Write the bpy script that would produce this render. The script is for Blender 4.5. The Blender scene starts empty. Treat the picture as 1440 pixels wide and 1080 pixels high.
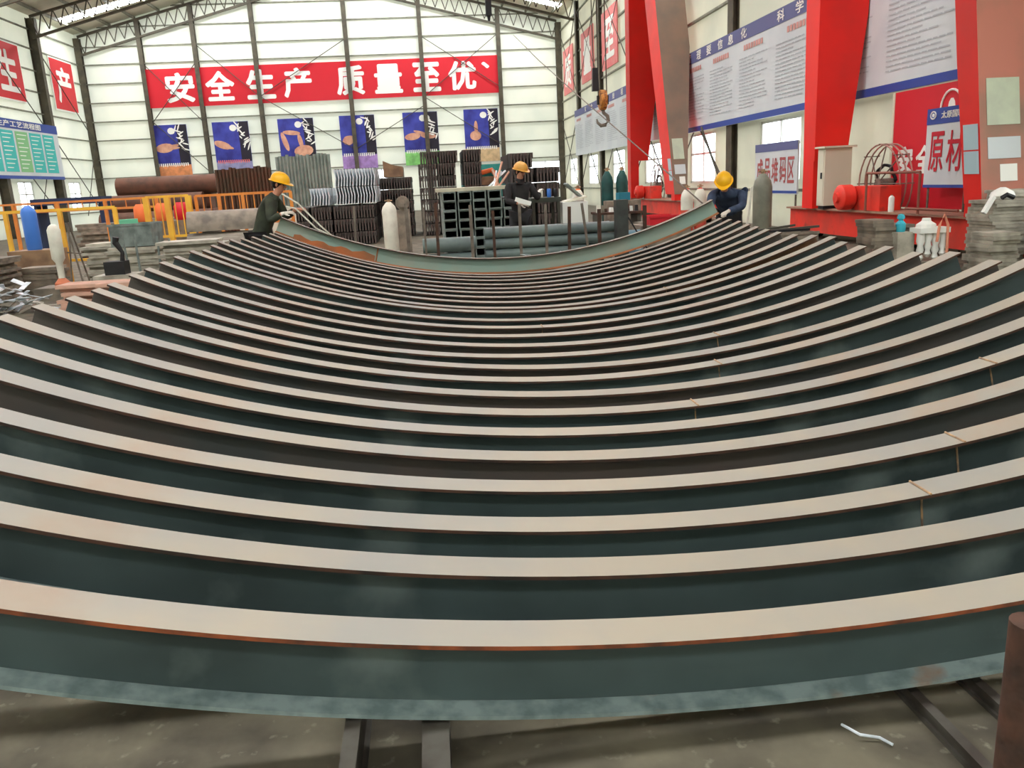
import bpy, bmesh, math, random
from mathutils import Vector, Matrix
random.seed(7)
S = bpy.context.scene
COL = S.collection
# ------------------------------------------------------------------ camera
CAM_R = (0.242, -0.051, 0.091)          # pitch, roll, yaw (rad)
def cam_axes(p, r, y):
    cy, sy, cp, sp = math.cos(y), math.sin(y), math.cos(p), math.sin(p)
    f = Vector((sy*cp, cy*cp, -sp)); rt = Vector((cy, -sy, 0)); up = rt.cross(f)
    return rt*math.cos(r)+up*math.sin(r), -rt*math.sin(r)+up*math.cos(r), f
cd = bpy.data.cameras.new('camera'); cam = bpy.data.objects.new('camera', cd); COL.objects.link(cam)
cr, cu, cf = cam_axes(*CAM_R)
m = Matrix((cr, cu, -cf)).transposed().to_4x4(); m.translation = Vector((0, 0, 1.5))
cam.matrix_world = m
cd.sensor_width = 36; cd.lens = 36*1150/1440; cd.clip_start = .05; cd.clip_end = 400
S.camera = cam
# ------------------------------------------------------------------ world, light, exposure
w = bpy.data.worlds.new('overcast'); S.world = w; w.use_nodes = True
bg = w.node_tree.nodes['Background']; bg.inputs[0].default_value = (.92, .96, 1, 1); bg.inputs[1].default_value = 4.6
SKYLIGHT = 25.0
S.view_settings.view_transform = 'Standard'; S.view_settings.look = 'None'
S.view_settings.exposure = 0.0; S.view_settings.gamma = 1.0; S.view_settings.use_curve_mapping = False
S.cycles.max_bounces = 6; S.cycles.diffuse_bounces = 4; S.cycles.use_denoising = True

# ------------------------------------------------------------------ materials
MATS = {}
def lin(c): return tuple(((v/255)/12.92 if v/255 <= .04045 else ((v/255+.055)/1.055)**2.4) for v in c)
def mat(name, c, c2=None, scale=6, rough=.6, metal=0, bump=0, emit=None, detail=4, lo=.4, hi=.65, spread=0, stretch=None, c3=None, s3=2, lo3=.6, hi3=.7, spec=.4):
    """c base colour (sRGB 0-255), c2 second colour mixed by noise, c3 sparse stains, spread = per-object brightness change"""
    if name in MATS: return MATS[name]
    M = bpy.data.materials.new(name); M.use_nodes = True; nt = M.node_tree; b = nt.nodes['Principled BSDF']
    b.inputs['Roughness'].default_value = rough; b.inputs['Metallic'].default_value = metal
    b.inputs['Specular IOR Level'].default_value = spec
    N, L = nt.nodes.new, nt.links.new
    tc = N('ShaderNodeTexCoord'); src = tc.outputs['Object']
    mp = N('ShaderNodeMapping'); L(src, mp.inputs[0])
    if stretch: mp.inputs['Scale'].default_value = stretch
    def noise(sc, lo, hi):
        n = N('ShaderNodeTexNoise'); n.inputs['Scale'].default_value = sc; n.inputs['Detail'].default_value = detail
        L(mp.outputs[0], n.inputs['Vector']); r = N('ShaderNodeMapRange'); r.inputs[1].default_value = lo; r.inputs[2].default_value = hi
        L(n.outputs['Fac'], r.inputs[0]); return r.outputs[0], n
    def mix(f, a, bb):
        x = N('ShaderNodeMix'); x.data_type = 'RGBA'
        if hasattr(f, 'is_linked'): L(f, x.inputs[0])
        else: x.inputs[0].default_value = f
        for s, v in ((x.inputs[6], a), (x.inputs[7], bb)):
            if hasattr(v, 'is_linked'): L(v, s)
            else: s.default_value = v
        return x.outputs[2]
    C = lin(c)+(1,)
    out = C
    if c2: f, nn = noise(scale, lo, hi); out = mix(f, C, lin(c2)+(1,))
    if c3: f3, _ = noise(s3, lo3, hi3); out = mix(f3, out, lin(c3)+(1,))
    if spread:
        oi = N('ShaderNodeObjectInfo'); r = N('ShaderNodeMapRange'); r.inputs[3].default_value = 1-spread; r.inputs[4].default_value = 1+spread
        L(oi.outputs['Random'], r.inputs[0]); h = N('ShaderNodeHueSaturation'); L(r.outputs[0], h.inputs['Value'])
        if hasattr(out, 'is_linked'): L(out, h.inputs['Color'])
        else: h.inputs['Color'].default_value = out
        out = h.outputs[0]
    if hasattr(out, 'is_linked'): L(out, b.inputs['Base Color'])
    else: b.inputs['Base Color'].default_value = out
    if bump:
        n = N('ShaderNodeTexNoise'); n.inputs['Scale'].default_value = scale*3; L(mp.outputs[0], n.inputs['Vector'])
        bp = N('ShaderNodeBump'); bp.inputs['Strength'].default_value = bump; bp.inputs['Distance'].default_value = .02
        L(n.outputs['Fac'], bp.inputs['Height']); L(bp.outputs[0], b.inputs['Normal'])
    if emit: b.inputs['Emission Color'].default_value = lin(c)+(1,); b.inputs['Emission Strength'].default_value = emit
    MATS[name] = M; return M

m_clad  = mat('wall_cladding', (236, 237, 226), (226, 229, 219), scale=.5, rough=.7)
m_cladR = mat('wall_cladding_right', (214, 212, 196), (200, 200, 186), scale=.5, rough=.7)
def translucent(M, k):
    nt = M.node_tree; b = nt.nodes['Principled BSDF']; tr = nt.nodes.new('ShaderNodeBsdfTranslucent'); mx = nt.nodes.new('ShaderNodeMixShader')
    nt.links.new(b.inputs['Base Color'].links[0].from_socket, tr.inputs['Color']); mx.inputs[0].default_value = k
    nt.links.new(b.outputs[0], mx.inputs[1]); nt.links.new(tr.outputs[0], mx.inputs[2]); nt.links.new(mx.outputs[0], nt.nodes['Material Output'].inputs['Surface'])
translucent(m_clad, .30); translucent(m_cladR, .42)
m_roof  = mat('roof_sheet', (222, 218, 200), (204, 200, 182), scale=.6, rough=.7)
m_sky   = mat('skylight_sheet', (250, 252, 255), emit=SKYLIGHT)
m_frame = mat('frame_steel', (88, 82, 66), (70, 65, 54), scale=3, rough=.6)
m_girt  = mat('girt_steel', (138, 138, 122), (112, 112, 98), scale=3)
m_rod   = mat('rod_steel', (74, 70, 60))
m_floor = mat('concrete_floor', (110, 103, 85), (74, 68, 57), scale=3.2, rough=.85, bump=.5, detail=12, lo=.38, hi=.66, c3=(136, 130, 112), s3=17, lo3=.62, hi3=.74)
m_flng  = mat('flange_scale_lit', (154, 145, 128), (142, 139, 130), scale=2.2, rough=.5, spread=.07, c3=(150, 130, 110), s3=1.3, lo3=.62, hi3=.75, detail=6)  # paler than the web: light from above put into the flange colour
m_edge  = mat('rusted_edge', (84, 56, 42), (50, 40, 34), scale=7, rough=.8)
m_edgeo = mat('rusted_edge_orange', (158, 84, 48), (92, 56, 40), scale=9, rough=.8)
m_web   = mat('web_scale_shaded', (70, 84, 84), (54, 66, 66), scale=1.6, rough=.5, spread=.1, detail=6, c3=(112, 124, 120), s3=2.2, lo3=.58, hi3=.8)  # same steel, darker: shade on the camera-facing web put into its colour
m_lower = mat('lower_flange_scale_lit', (140, 156, 154), (104, 120, 120), scale=14, rough=.55, detail=6, c3=(140, 116, 100), s3=5, lo3=.62, hi3=.75)  # pale like the upper flange, overhead light included in the colour
m_webT  = mat('web_teal', (136, 160, 148), (146, 156, 142), scale=2, rough=.55)
m_rust  = mat('rust_orange', (176, 104, 62), (142, 96, 66), scale=3, rough=.85)
m_webB  = mat('web_brown_scale_shaded', (88, 78, 72), (70, 72, 70), scale=1.4, rough=.5, spread=.1, detail=6)  # browner scale, with the web's shade put into the colour
m_webR  = mat('web_brown_rust', (122, 84, 56), (84, 74, 62), scale=2.5, rough=.8)
m_weld  = mat('weld_bead', (186, 150, 110), (120, 100, 84), scale=30, rough=.5)
m_red   = mat('crane_red', (238, 32, 22), (226, 36, 26), scale=1.2, rough=.45)
m_red2  = mat('carriage_red', (236, 56, 40), (206, 62, 48), scale=2, rough=.5, c3=(150, 60, 50), s3=3, lo3=.6, hi3=.8)
m_taupe = mat('leg_taupe', (138, 112, 94), (120, 104, 90), scale=1, rough=.7)  # grey-brown of a ghosting blur put into the leg's front face
m_lpink = mat('leg_pink', (196, 124, 106), (150, 118, 100), scale=.8, rough=.7)  # pinker ghosting tone for the nearer crane's front leg face
m_sred  = mat('sign_red', (206, 30, 44), rough=.5)
m_sred2 = mat('sign_red_faded', (222, 116, 116), (222, 140, 134), scale=3)
m_white = mat('print_white', (240, 240, 232), rough=.6)
m_board = mat('board_white', (206, 212, 212), (198, 204, 206), scale=1)
m_blue  = mat('board_blue', (44, 72, 150), rough=.5)
m_bluef = mat('board_blue_faded', (94, 98, 140), rough=.6)
m_tred  = mat('print_red', (196, 30, 48), rough=.6)
m_trede = mat('print_red_faint', (206, 150, 140))
m_tgrey = mat('print_grey', (176, 181, 184))
m_pblue = mat('poster_blue', (66, 74, 172), (44, 46, 128), scale=1.2)
m_pdark = mat('poster_dark', (36, 32, 46))
m_pskin = mat('poster_skin', (222, 170, 140), (198, 140, 118), scale=3)
m_yel   = mat('fence_yellow', (238, 188, 62), (226, 160, 60), scale=2, rough=.5)
m_ora   = mat('fence_orange', (224, 142, 62), (206, 120, 56), scale=2, rough=.5)
m_plate = mat('steel_plate', (176, 170, 154), (138, 132, 118), scale=5, rough=.6, spread=.16)
m_plat2 = mat('steel_plate_brown', (138, 126, 110), (104, 95, 84), scale=5, rough=.7, spread=.2)
m_plat3 = mat('steel_plate_pink', (206, 160, 138), (180, 146, 126), scale=5, rough=.7, spread=.12)
m_pipe  = mat('pipe_grey', (110, 124, 120), (92, 104, 104), scale=3, rough=.45, spread=.08)
m_pipeb = mat('pipe_blue', (104, 140, 156), (90, 116, 130), scale=3, rough=.45)
m_pbrn  = mat('pipe_brown', (122, 84, 66), (92, 70, 58), scale=2, rough=.7, spread=.1)
m_blk   = mat('black_profile', (30, 26, 26), (40, 33, 30), scale=6, rough=.5, spread=.3)
m_blkl  = mat('profile_light_edge', (84, 74, 68), (58, 48, 44), scale=9)
m_silv  = mat('silver_profile', (226, 232, 236), (176, 184, 188), scale=8, rough=.35, spread=.1)
m_tube  = mat('tube_grey', (128, 138, 132), (96, 104, 100), scale=6, rough=.5)
m_dark  = mat('dark_inside', (22, 22, 22))
m_black = mat('black_paint', (26, 26, 28), rough=.5)
m_green = mat('cylinder_green', (30, 84, 78), (26, 62, 58), scale=4)
m_cyan  = mat('cyan_plastic', (60, 176, 196))
m_teal  = mat('teal_sheet', (48, 172, 170), (70, 186, 176), scale=2)
m_bluec = mat('cylinder_blue', (64, 118, 200), rough=.35)
m_wcyl  = mat('cylinder_white', (226, 224, 208), (210, 206, 190), scale=5)
m_gcyl  = mat('cylinder_grey', (128, 128, 112), (112, 112, 98), scale=5, rough=.4)
m_cab   = mat('cabinet_grey', (216, 210, 188), rough=.5)
m_hat   = mat('hat_yellow', (246, 184, 30), rough=.35)
m_hat2  = mat('hat_ochre', (206, 150, 66), rough=.4)
m_skin  = mat('skin', (196, 136, 108), rough=.55)
m_hair  = mat('hair_black', (26, 22, 20))
m_jgrn  = mat('jacket_green', (66, 70, 56), (52, 56, 46), scale=9, rough=.9)
m_jblu  = mat('jacket_blue', (62, 74, 98), (48, 58, 80), scale=9, rough=.9)
m_jblk  = mat('jacket_black', (42, 38, 38), (32, 30, 30), scale=9, rough=.9)
m_trs   = mat('trousers_dark', (44, 42, 44), rough=.9)
m_glove = mat('glove_white', (226, 218, 206), rough=.9)
m_corrg = mat('corrugated_green', (166, 176, 166), (132, 146, 138), scale=2)
m_corrb = mat('corrugated_brown', (110, 74, 56), (86, 72, 56), scale=2)
m_wood  = mat('crate_brown', (150, 118, 88), (120, 92, 70), scale=4)
m_rpost = mat('rusty_post', (84, 56, 42), (56, 42, 34), scale=8, rough=.85, bump=.3)
m_postg = mat('post_grey_brown', (120, 110, 98), (92, 80, 70), scale=8, rough=.7)
m_rail  = mat('rail_steel', (86, 82, 74), (62, 54, 48), scale=9, rough=.6)
m_sill  = mat('sill_concrete', (196, 190, 166), (176, 168, 146), scale=4, rough=.8)
m_orng  = mat('orange_plastic', (232, 116, 60))
m_glass = None

# ------------------------------------------------------------------ mesh builder
class MB:
    def __init__(s): s.v = []; s.f = []; s.m = []
    def add(s, vs, fs, mi=0):
        o = len(s.v); s.v += [tuple(v) for v in vs]
        for i, f in enumerate(fs):
            s.f.append(tuple(o+k for k in f)); s.m.append(mi[i] if isinstance(mi, (list, tuple)) else mi)
        return s
    def box(s, c, d, rz=0, mi=0, R=None, taper=1.0):
        hx, hy, hz = d[0]/2, d[1]/2, d[2]/2
        vs = [Vector((x*(taper if z > 0 else 1), y*(taper if z > 0 else 1), z)) for z in (-hz, hz) for x, y in ((-hx, -hy), (hx, -hy), (hx, hy), (-hx, hy))]
        M = R if R is not None else Matrix.Rotation(rz, 3, 'Z')
        c = Vector(c)
        return s.add([M@v+c for v in vs], [(3, 2, 1, 0), (4, 5, 6, 7), (0, 1, 5, 4), (1, 2, 6, 5), (2, 3, 7, 6), (3, 0, 4, 7)], mi)
    def bb(s, x0, x1, y0, y1, z0, z1, mi=0):
        return s.box(((x0+x1)/2, (y0+y1)/2, (z0+z1)/2), (x1-x0, y1-y0, z1-z0), mi=mi)
    def bar(s, p, q, wd, ht, mi=0):
        p, q = Vector(p), Vector(q); d = (q-p); L = d.length; d.normalize()
        a = Vector((0, 0, 1)) if abs(d.z) < .95 else Vector((0, 1, 0))
        u = d.cross(a).normalized(); v = u.cross(d)
        vs = [t+u*i*wd/2+v*j*ht/2 for t in (p, q) for i, j in ((-1, -1), (1, -1), (1, 1), (-1, 1))]
        return s.add(vs, [(3, 2, 1, 0), (4, 5, 6, 7), (0, 1, 5, 4), (1, 2, 6, 5), (2, 3, 7, 6), (3, 0, 4, 7)], mi)
    def cyl(s, p, q, r0, r1=None, n=12, mi=0, caps=True):
        r1 = r0 if r1 is None else r1
        p, q = Vector(p), Vector(q); d = (q-p).normalized()
        a = Vector((0, 0, 1)) if abs(d.z) < .9 else Vector((1, 0, 0))
        u = d.cross(a).normalized(); v = d.cross(u)
        vs = [t+(u*math.cos(2*math.pi*k/n)+v*math.sin(2*math.pi*k/n))*r for t, r in ((p, r0), (q, r1)) for k in range(n)]
        fs = [(k, (k+1) % n, n+(k+1) % n, n+k) for k in range(n)]
        if caps: fs += [tuple(range(n-1, -1, -1)), tuple(range(n, 2*n))]
        return s.add(vs, fs, mi)
    def tube(s, pts, r, n=8, mi=0):
        pts = [Vector(p) for p in pts]; vs = []; N = len(pts)
        for i, p in enumerate(pts):
            d = (pts[min(i+1, N-1)]-pts[max(i-1, 0)]).normalized()
            a = Vector((0, 0, 1)) if abs(d.z) < .95 else Vector((1, 0, 0))
            u = d.cross(a).normalized(); v = d.cross(u); rr = r[i] if isinstance(r, (list, tuple)) else r
            vs += [p+(u*math.cos(2*math.pi*k/n)+v*math.sin(2*math.pi*k/n))*rr for k in range(n)]
        fs = [(i*n+k, i*n+(k+1) % n, (i+1)*n+(k+1) % n, (i+1)*n+k) for i in range(N-1) for k in range(n)]
        fs += [tuple(range(n-1, -1, -1)), tuple(range((N-1)*n, N*n))]
        return s.add(vs, fs, mi)
    def lathe(s, c, prof, n=16, mi=0, axis='Z'):
        c = Vector(c); vs = []
        for r, z in prof:
            for k in range(n):
                a = 2*math.pi*k/n
                o = {'Z': (r*math.cos(a), r*math.sin(a), z), 'Y': (r*math.cos(a), z, r*math.sin(a)), 'X': (z, r*math.cos(a), r*math.sin(a))}[axis]
                vs.append(c+Vector(o))
        P = len(prof)
        fs = [(i*n+k, i*n+(k+1) % n, (i+1)*n+(k+1) % n, (i+1)*n+k) for i in range(P-1) for k in range(n)]
        fs += [tuple(range(n-1, -1, -1)), tuple(range((P-1)*n, P*n))]
        return s.add(vs, fs, mi)
    def extr(s, poly, o, u, v, n, d, mi=0):
        """polygon in the u,v plane at o, extruded by d along n"""
        o, u, v, n = Vector(o), Vector(u), Vector(v), Vector(n); k = len(poly)
        vs = [o+u*a+v*b for a, b in poly]+[o+u*a+v*b+n*d for a, b in poly]
        return s.add(vs, [tuple(range(k))[::-1], tuple(range(k, 2*k))]+[(i, (i+1) % k, k+(i+1) % k, k+i) for i in range(k)], mi)
    def build(s, name, mats, parent=None, smooth=False, **kw):
        if not isinstance(mats, (list, tuple)): mats = [mats]
        off = Vector(parent.get('_w', (0, 0, 0))) if parent is not None else Vector((0, 0, 0))
        me = bpy.data.meshes.new(name)
        me.from_pydata([tuple(Vector(v)-off) for v in s.v], [], s.f)
        for M in mats: me.materials.append(M)
        me.polygons.foreach_set('material_index', s.m)
        bm = bmesh.new(); bm.from_mesh(me); bmesh.ops.recalc_face_normals(bm, faces=bm.faces); bm.to_mesh(me); bm.free()
        if smooth:
            me.polygons.foreach_set('use_smooth', [True]*len(me.polygons))
            try: me.set_sharp_from_angle(angle=math.radians(40))
            except Exception: pass
        return link(name, me, parent, off, **kw)
def link(name, me, parent=None, off=(0, 0, 0), **kw):
    o = bpy.data.objects.new(name, me); COL.objects.link(o)
    if parent is not None: o.parent = parent; o['_w'] = tuple(off)
    for k, v in kw.items(): o[k] = v
    return o
def tag(o, label, cat, group=None):
    o['label'] = label; o['category'] = cat
    if group: o['group'] = group
    return o
def thing(name, label, cat, loc=(0, 0, 0), group=None):
    o = bpy.data.objects.new(name, None); COL.objects.link(o); o.location = loc; o['_w'] = tuple(loc); o.empty_display_size = .1
    return tag(o, label, cat, group)
def single(mb, name, mats, label, cat, group=None, smooth=False):
    """a one-mesh thing whose origin sits at its base"""
    xs = [v[0] for v in mb.v]; ys = [v[1] for v in mb.v]; zs = [v[2] for v in mb.v]
    b = Vector(((min(xs)+max(xs))/2, (min(ys)+max(ys))/2, min(zs)))
    mb.v = [tuple(Vector(v)-b) for v in mb.v]
    o = mb.build(name, mats, None, smooth); o.location = b; o['_w'] = tuple(b)
    return tag(o, label, cat, group)
def copy_tree(o, loc=None, parent=None, rz=None):
    c = o.copy(); COL.objects.link(c); c.parent = parent
    if loc is not None: c.location = loc
    if rz is not None: c.rotation_euler = (0, 0, rz)
    for ch in list(o.children): copy_tree(ch, None, c)
    return c
ORD = 'first second third fourth fifth sixth seventh eighth ninth tenth eleventh twelfth thirteenth fourteenth fifteenth sixteenth seventeenth eighteenth nineteenth twentieth twenty-first twenty-second twenty-third twenty-fourth twenty-fifth twenty-sixth'.split()

def text_mesh(s, bold=.0):
    cu = bpy.data.curves.new('t', 'FONT'); cu.body = s; cu.size = 1; cu.extrude = 0; cu.resolution_u = 2
    o = bpy.data.objects.new('t', cu); COL.objects.link(o)
    dg = bpy.context.evaluated_depsgraph_get(); me = bpy.data.meshes.new_from_object(o.evaluated_get(dg))
    bpy.data.objects.remove(o)
    if not bold: return me
    # heavier strokes: the same outline laid down again a hair to each side
    vs = [v.co.copy() for v in me.vertices]; fs = [tuple(p.vertices) for p in me.polygons]; V, F = [], []
    for k in range(9):
        d = (Vector((0, 0, 0)) if k == 8 else Vector((math.cos(k*math.pi/4), math.sin(k*math.pi/4), 0))*bold)+Vector((0, 0, .0007*k))
        o_ = len(V); V += [v+d for v in vs]; F += [tuple(i+o_ for i in f) for f in fs]
    out = bpy.data.meshes.new('t'); out.from_pydata([tuple(v) for v in V], [], F); return out
def text(s, o, u, v, n, w, h, M, parent, name='lettering', bold=.02, shear=0):
    """lettering fitted to a w x h box centred at o on the plane u,v, lifted off it along n"""
    me = text_mesh(s, bold)
    xs = [q.co.x for q in me.vertices]; ys = [q.co.y for q in me.vertices]
    if not xs: return None
    cx, cy = (min(xs)+max(xs))/2, (min(ys)+max(ys))/2; sx = w/(max(xs)-min(xs)); sy = h/(max(ys)-min(ys))
    off = Vector(parent.get('_w', (0, 0, 0)))
    o, u, v, n = Vector(o), Vector(u), Vector(v), Vector(n)
    for q in me.vertices: q.co = o+u*(q.co.x-cx)*sx+v*((q.co.y-cy)*sy+shear*(q.co.x-cx)*sx)+n*(.004+q.co.z)-off
    me.materials.clear(); me.materials.append(M); me.name = name
    return link(name, me, parent, off)

# ================================================================== SETTING
XL, XR, YB, YF, EZ, RX, RZ = -20.3, 9.25, 55.0, -16.0, 11.35, -5.5, 15.0
COLY = [55-6.1*i for i in range(12)]
# floor
f = MB(); f.bb(XL-.3, XR+.3, YF-.3, YB+.3, -.3, 0)
floor = f.build('floor', m_floor); floor['kind'] = 'structure'
def hole_wall(name, mk, u0, u1, z0, z1, holes, zb, M):
    """wall of boxes round a band of window openings; mk(a,b,z0,z1) gives box extents"""
    b = MB(); b.bb(*mk(u0, u1, z0, zb[0])); b.bb(*mk(u0, u1, zb[1], z1)); c = u0
    for h0, h1 in sorted(holes): b.bb(*mk(c, h0, *zb)); c = h1
    b.bb(*mk(c, u1, *zb))
    o = b.build(name, M); o['kind'] = 'structure'; return o
ZB = (1.15, 2.75)
wb_h = [(-18.6, -17.2), (-15.1, -13.5), (-3.1, -2.3), (2.5, 3.6), (6.9, 9.0)]
wall_b = hole_wall('wall_back', lambda a, b, z0, z1: (a, b, YB, YB+.12, z0, z1), XL, XR, 0, EZ, wb_h, ZB, m_clad)
g = MB(); g.extr([(XL, EZ), (XR, EZ), (RX, RZ)], (0, YB, 0), (1, 0, 0), (0, 0, 1), (0, 1, 0), .12)
g.build('gable', m_clad, wall_b)
rt_h = [(y-3.1-1.3, y-3.1+1.2) for y in COLY[:-1]]
rt_h = [h for h in rt_h if not (13 < sum(h)/2 < 16)]
wall_r = hole_wall('wall_right', lambda a, b, z0, z1: (XR, XR+.12, a, b, z0, z1), YF, YB, 0, EZ, rt_h, ZB, m_cladR)
lf_h = [(y-4.3, y-2.7) for y in COLY[:-1]]
wall_l = hole_wall('wall_left', lambda a, b, z0, z1: (XL-.12, XL, a, b, z0, z1), YF, YB, 0, EZ, lf_h, ZB, m_clad)
b = MB(); b.bb(XL, XR, YF-.12, YF, 0, EZ); wall_f = b.build('wall_front', m_clad); wall_f['kind'] = 'structure'
b = MB(); b.extr([(XL, EZ), (XR, EZ), (RX, RZ)], (0, YF, 0), (1, 0, 0), (0, 0, 1), (0, -1, 0), .12); b.build('gable', m_clad, wall_f)
# ceiling: two slopes of ribbed sheet with skylight strips across each slope
c = MB(); SKYY = [y-3.2 for y in COLY[:-1:2]]
def slope_pt(x):
    return EZ+(RZ-EZ)*((x-XL)/(RX-XL) if x < RX else (XR-x)/(XR-RX))
edges = sorted(SKYY)
def slope(x0, x1, y0, y1, dz=0, mb=None, mi=0, th=.08):
    z0, z1 = slope_pt(x0)+dz, slope_pt(x1)+dz
    mb.add([(x0, y0, z0), (x1, y0, z1), (x1, y1, z1), (x0, y1, z0), (x0, y0, z0+th), (x1, y0, z1+th), (x1, y1, z1+th), (x0, y1, z0+th)],
           [(0, 1, 2, 3), (7, 6, 5, 4), (0, 4, 5, 1), (1, 5, 6, 2), (2, 6, 7, 3), (3, 7, 4, 0)], mi)
SW = .55
for x0, x1 in ((XL, RX), (RX, XR)):
    y = YF
    for s_ in edges:
        slope(x0, x1, y, s_-SW, mb=c); y = s_+SW
    slope(x0, x1, y, YB+.12, mb=c)
    for s_ in edges:
        a0, a1 = (x0, x0+.5) if x0 == XL else (x1-.5, x1)
        slope(a0, a1, s_-SW, s_+SW, mb=c)
ceil = c.build('ceiling', m_roof); ceil['kind'] = 'structure'
for s_ in edges:
    for x0, x1 in ((XL+.5, RX), (RX, XR-.5)):
        p = MB(); slope(x0, x1, s_-SW, s_+SW, mb=p, th=.03); p.build('skylight', m_sky, ceil)
for x0, x1 in ((XL, RX), (RX, XR)):               # purlins
    n = 10
    for k in range(n):
        x = x0+(x1-x0)*(k+.5)/n; p = MB(); z = slope_pt(x)-.1
        p.bb(x-.04, x+.04, YF, YB, z-.08, z+.08); p.build('purlin', m_girt, ceil)
# lattice rafters
for y in COLY:
    yy = y-.25
    for side in (0, 1):
        xa, xb = (XL+.3, RX) if side == 0 else (XR-.3, RX)
        tr = MB(); N = 24
        top = lambda t: Vector((xa+(xb-xa)*t, yy, slope_pt(xa+(xb-xa)*t)-.25))
        bot = lambda t: Vector((xa+(xb-xa)*t, yy, slope_pt(xa+(xb-xa)*t)-.25-(1.05 if t < .03 else .85)))
        tr.bar(top(0), top(1), .14, .12); tr.bar(bot(0), bot(1), .14, .12)
        T = tr.build('rafter', m_frame, ceil)
        lt = MB()
        for k in range(N):
            t0, t1 = k/N, (k+1)/N; tm = (t0+t1)/2
            lt.bar(top(t0), bot(tm), .05, .05); lt.bar(bot(tm), top(t1), .05, .05)
        lt.build('lattice', m_frame, T)
# columns, girts and braces, as parts of their walls
def column(x, y, z1, wall, face, wd=.34):
    p = MB()
    if face == 'y': p.bb(x-wd/2, x+wd/2, y-.30, y-.27, 0, z1); p.bb(x-wd/2, x+wd/2, y-.03, y, 0, z1); p.bb(x-.03, x+.03, y-.28, y-.02, 0, z1)
    else:
        s_ = 1 if x < 0 else -1
        p.bb(min(x, x+s_*.03), max(x, x+s_*.03), y-wd/2, y+wd/2, 0, z1)
        dp = .45 if s_ > 0 else .2; a, b_ = x+s_*(dp-.03), x+s_*dp; p.bb(min(a, b_), max(a, b_), y-wd/2, y+wd/2, 0, z1)
        a, b_ = x+s_*.02, x+s_*(dp-.02); p.bb(min(a, b_), max(a, b_), y-.03, y+.03, 0, z1)
    return p.build('column', m_frame, wall)
BX = [XL+.2, -16.5, -13.3, -9.76, -4.2, .37, 5.24, XR-.2]
for x in BX: column(x, YB, slope_pt(x)-.3, wall_b, 'y', .36 if x in (BX[0], BX[-1]) else .26)
for y in COLY[1:]:
    column(XL, y, EZ-.2, wall_l, 'x'); column(XR, y, EZ-.2, wall_r, 'x', .42)
GZ = [.95, 2.95, 4.05, 5.2, 6.3, 7.4, 8.5, 9.6, 10.6]
for z in GZ:
    z_ = z
    p = MB(); p.bb(XL, XR, YB-.09, YB, z_-.035, z_+.035); p.build('girt', m_girt, wall_b)
    p = MB(); p.bb(XL, XL+.09, YF, YB, z_-.035, z_+.035); p.build('girt', m_girt, wall_l)
    p = MB(); p.bb(XR-.09, XR, YF, YB, z_-.035, z_+.035); p.build('girt', m_girt, wall_r)
for z in (11.7, 12.8, 13.9):
    hw = (RZ-z)/(RZ-EZ); p = MB(); p.bb(RX-(RX-XL)*hw, RX+(XR-RX)*hw, YB-.09, YB, z-.035, z+.035); p.build('girt', m_girt, wall_b)
for x0, x1, z0, z1 in ((-16.5, -13.3, 9.6, 6.0), (-13.3, -16.5, 9.6, 6.0), (-13.3, -9.76, 10.6, 7.4), (-9.76, -4.2, 7.4, 4.0), (-4.2, -9.76, 10.6, 7.4), (.37, 5.24, 10.6, 7.4), (5.24, .37, 10.6, 7.0), (.37, 5.24, 7.0, 3.8), (-16.5, -13.3, 6.3, 3.0), (.37, -4.2, 6.5, 4.0)):
    p = MB(); p.cyl((x0, YB-.2, z0), (x1, YB-.2, z1), .025, n=6); p.build('brace_rod', m_rod, wall_b)
for y0, y1 in ((COLY[1], COLY[0]), (COLY[2], COLY[1])):
    for za, zb_ in ((9.6, 5.2), (5.2, .5)):
        p = MB(); p.cyl((XL+.3, y0, za), (XL+.3, y1-.2, zb_), .03, n=6); p.build('brace_rod', m_rod, wall_l)
    p = MB(); p.cyl((XL+.3, y1-.2, 5.0), (XL+.3, (y0+y1)/2, .8), .025, n=6); p.build('brace_rod', m_rod, wall_l)
for i in range(5):
    y0, y1 = COLY[i+1], COLY[i]
    for za, zb_ in ((10.6, 6.3), (6.3, 10.6), (5.2, .95), (.95, 5.2)):
        p = MB(); p.cyl((XR-.15, y0+.2, za), (XR-.15, y1-.2, zb_), .025, n=6); p.build('brace_rod', m_rod, wall_r)
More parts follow.
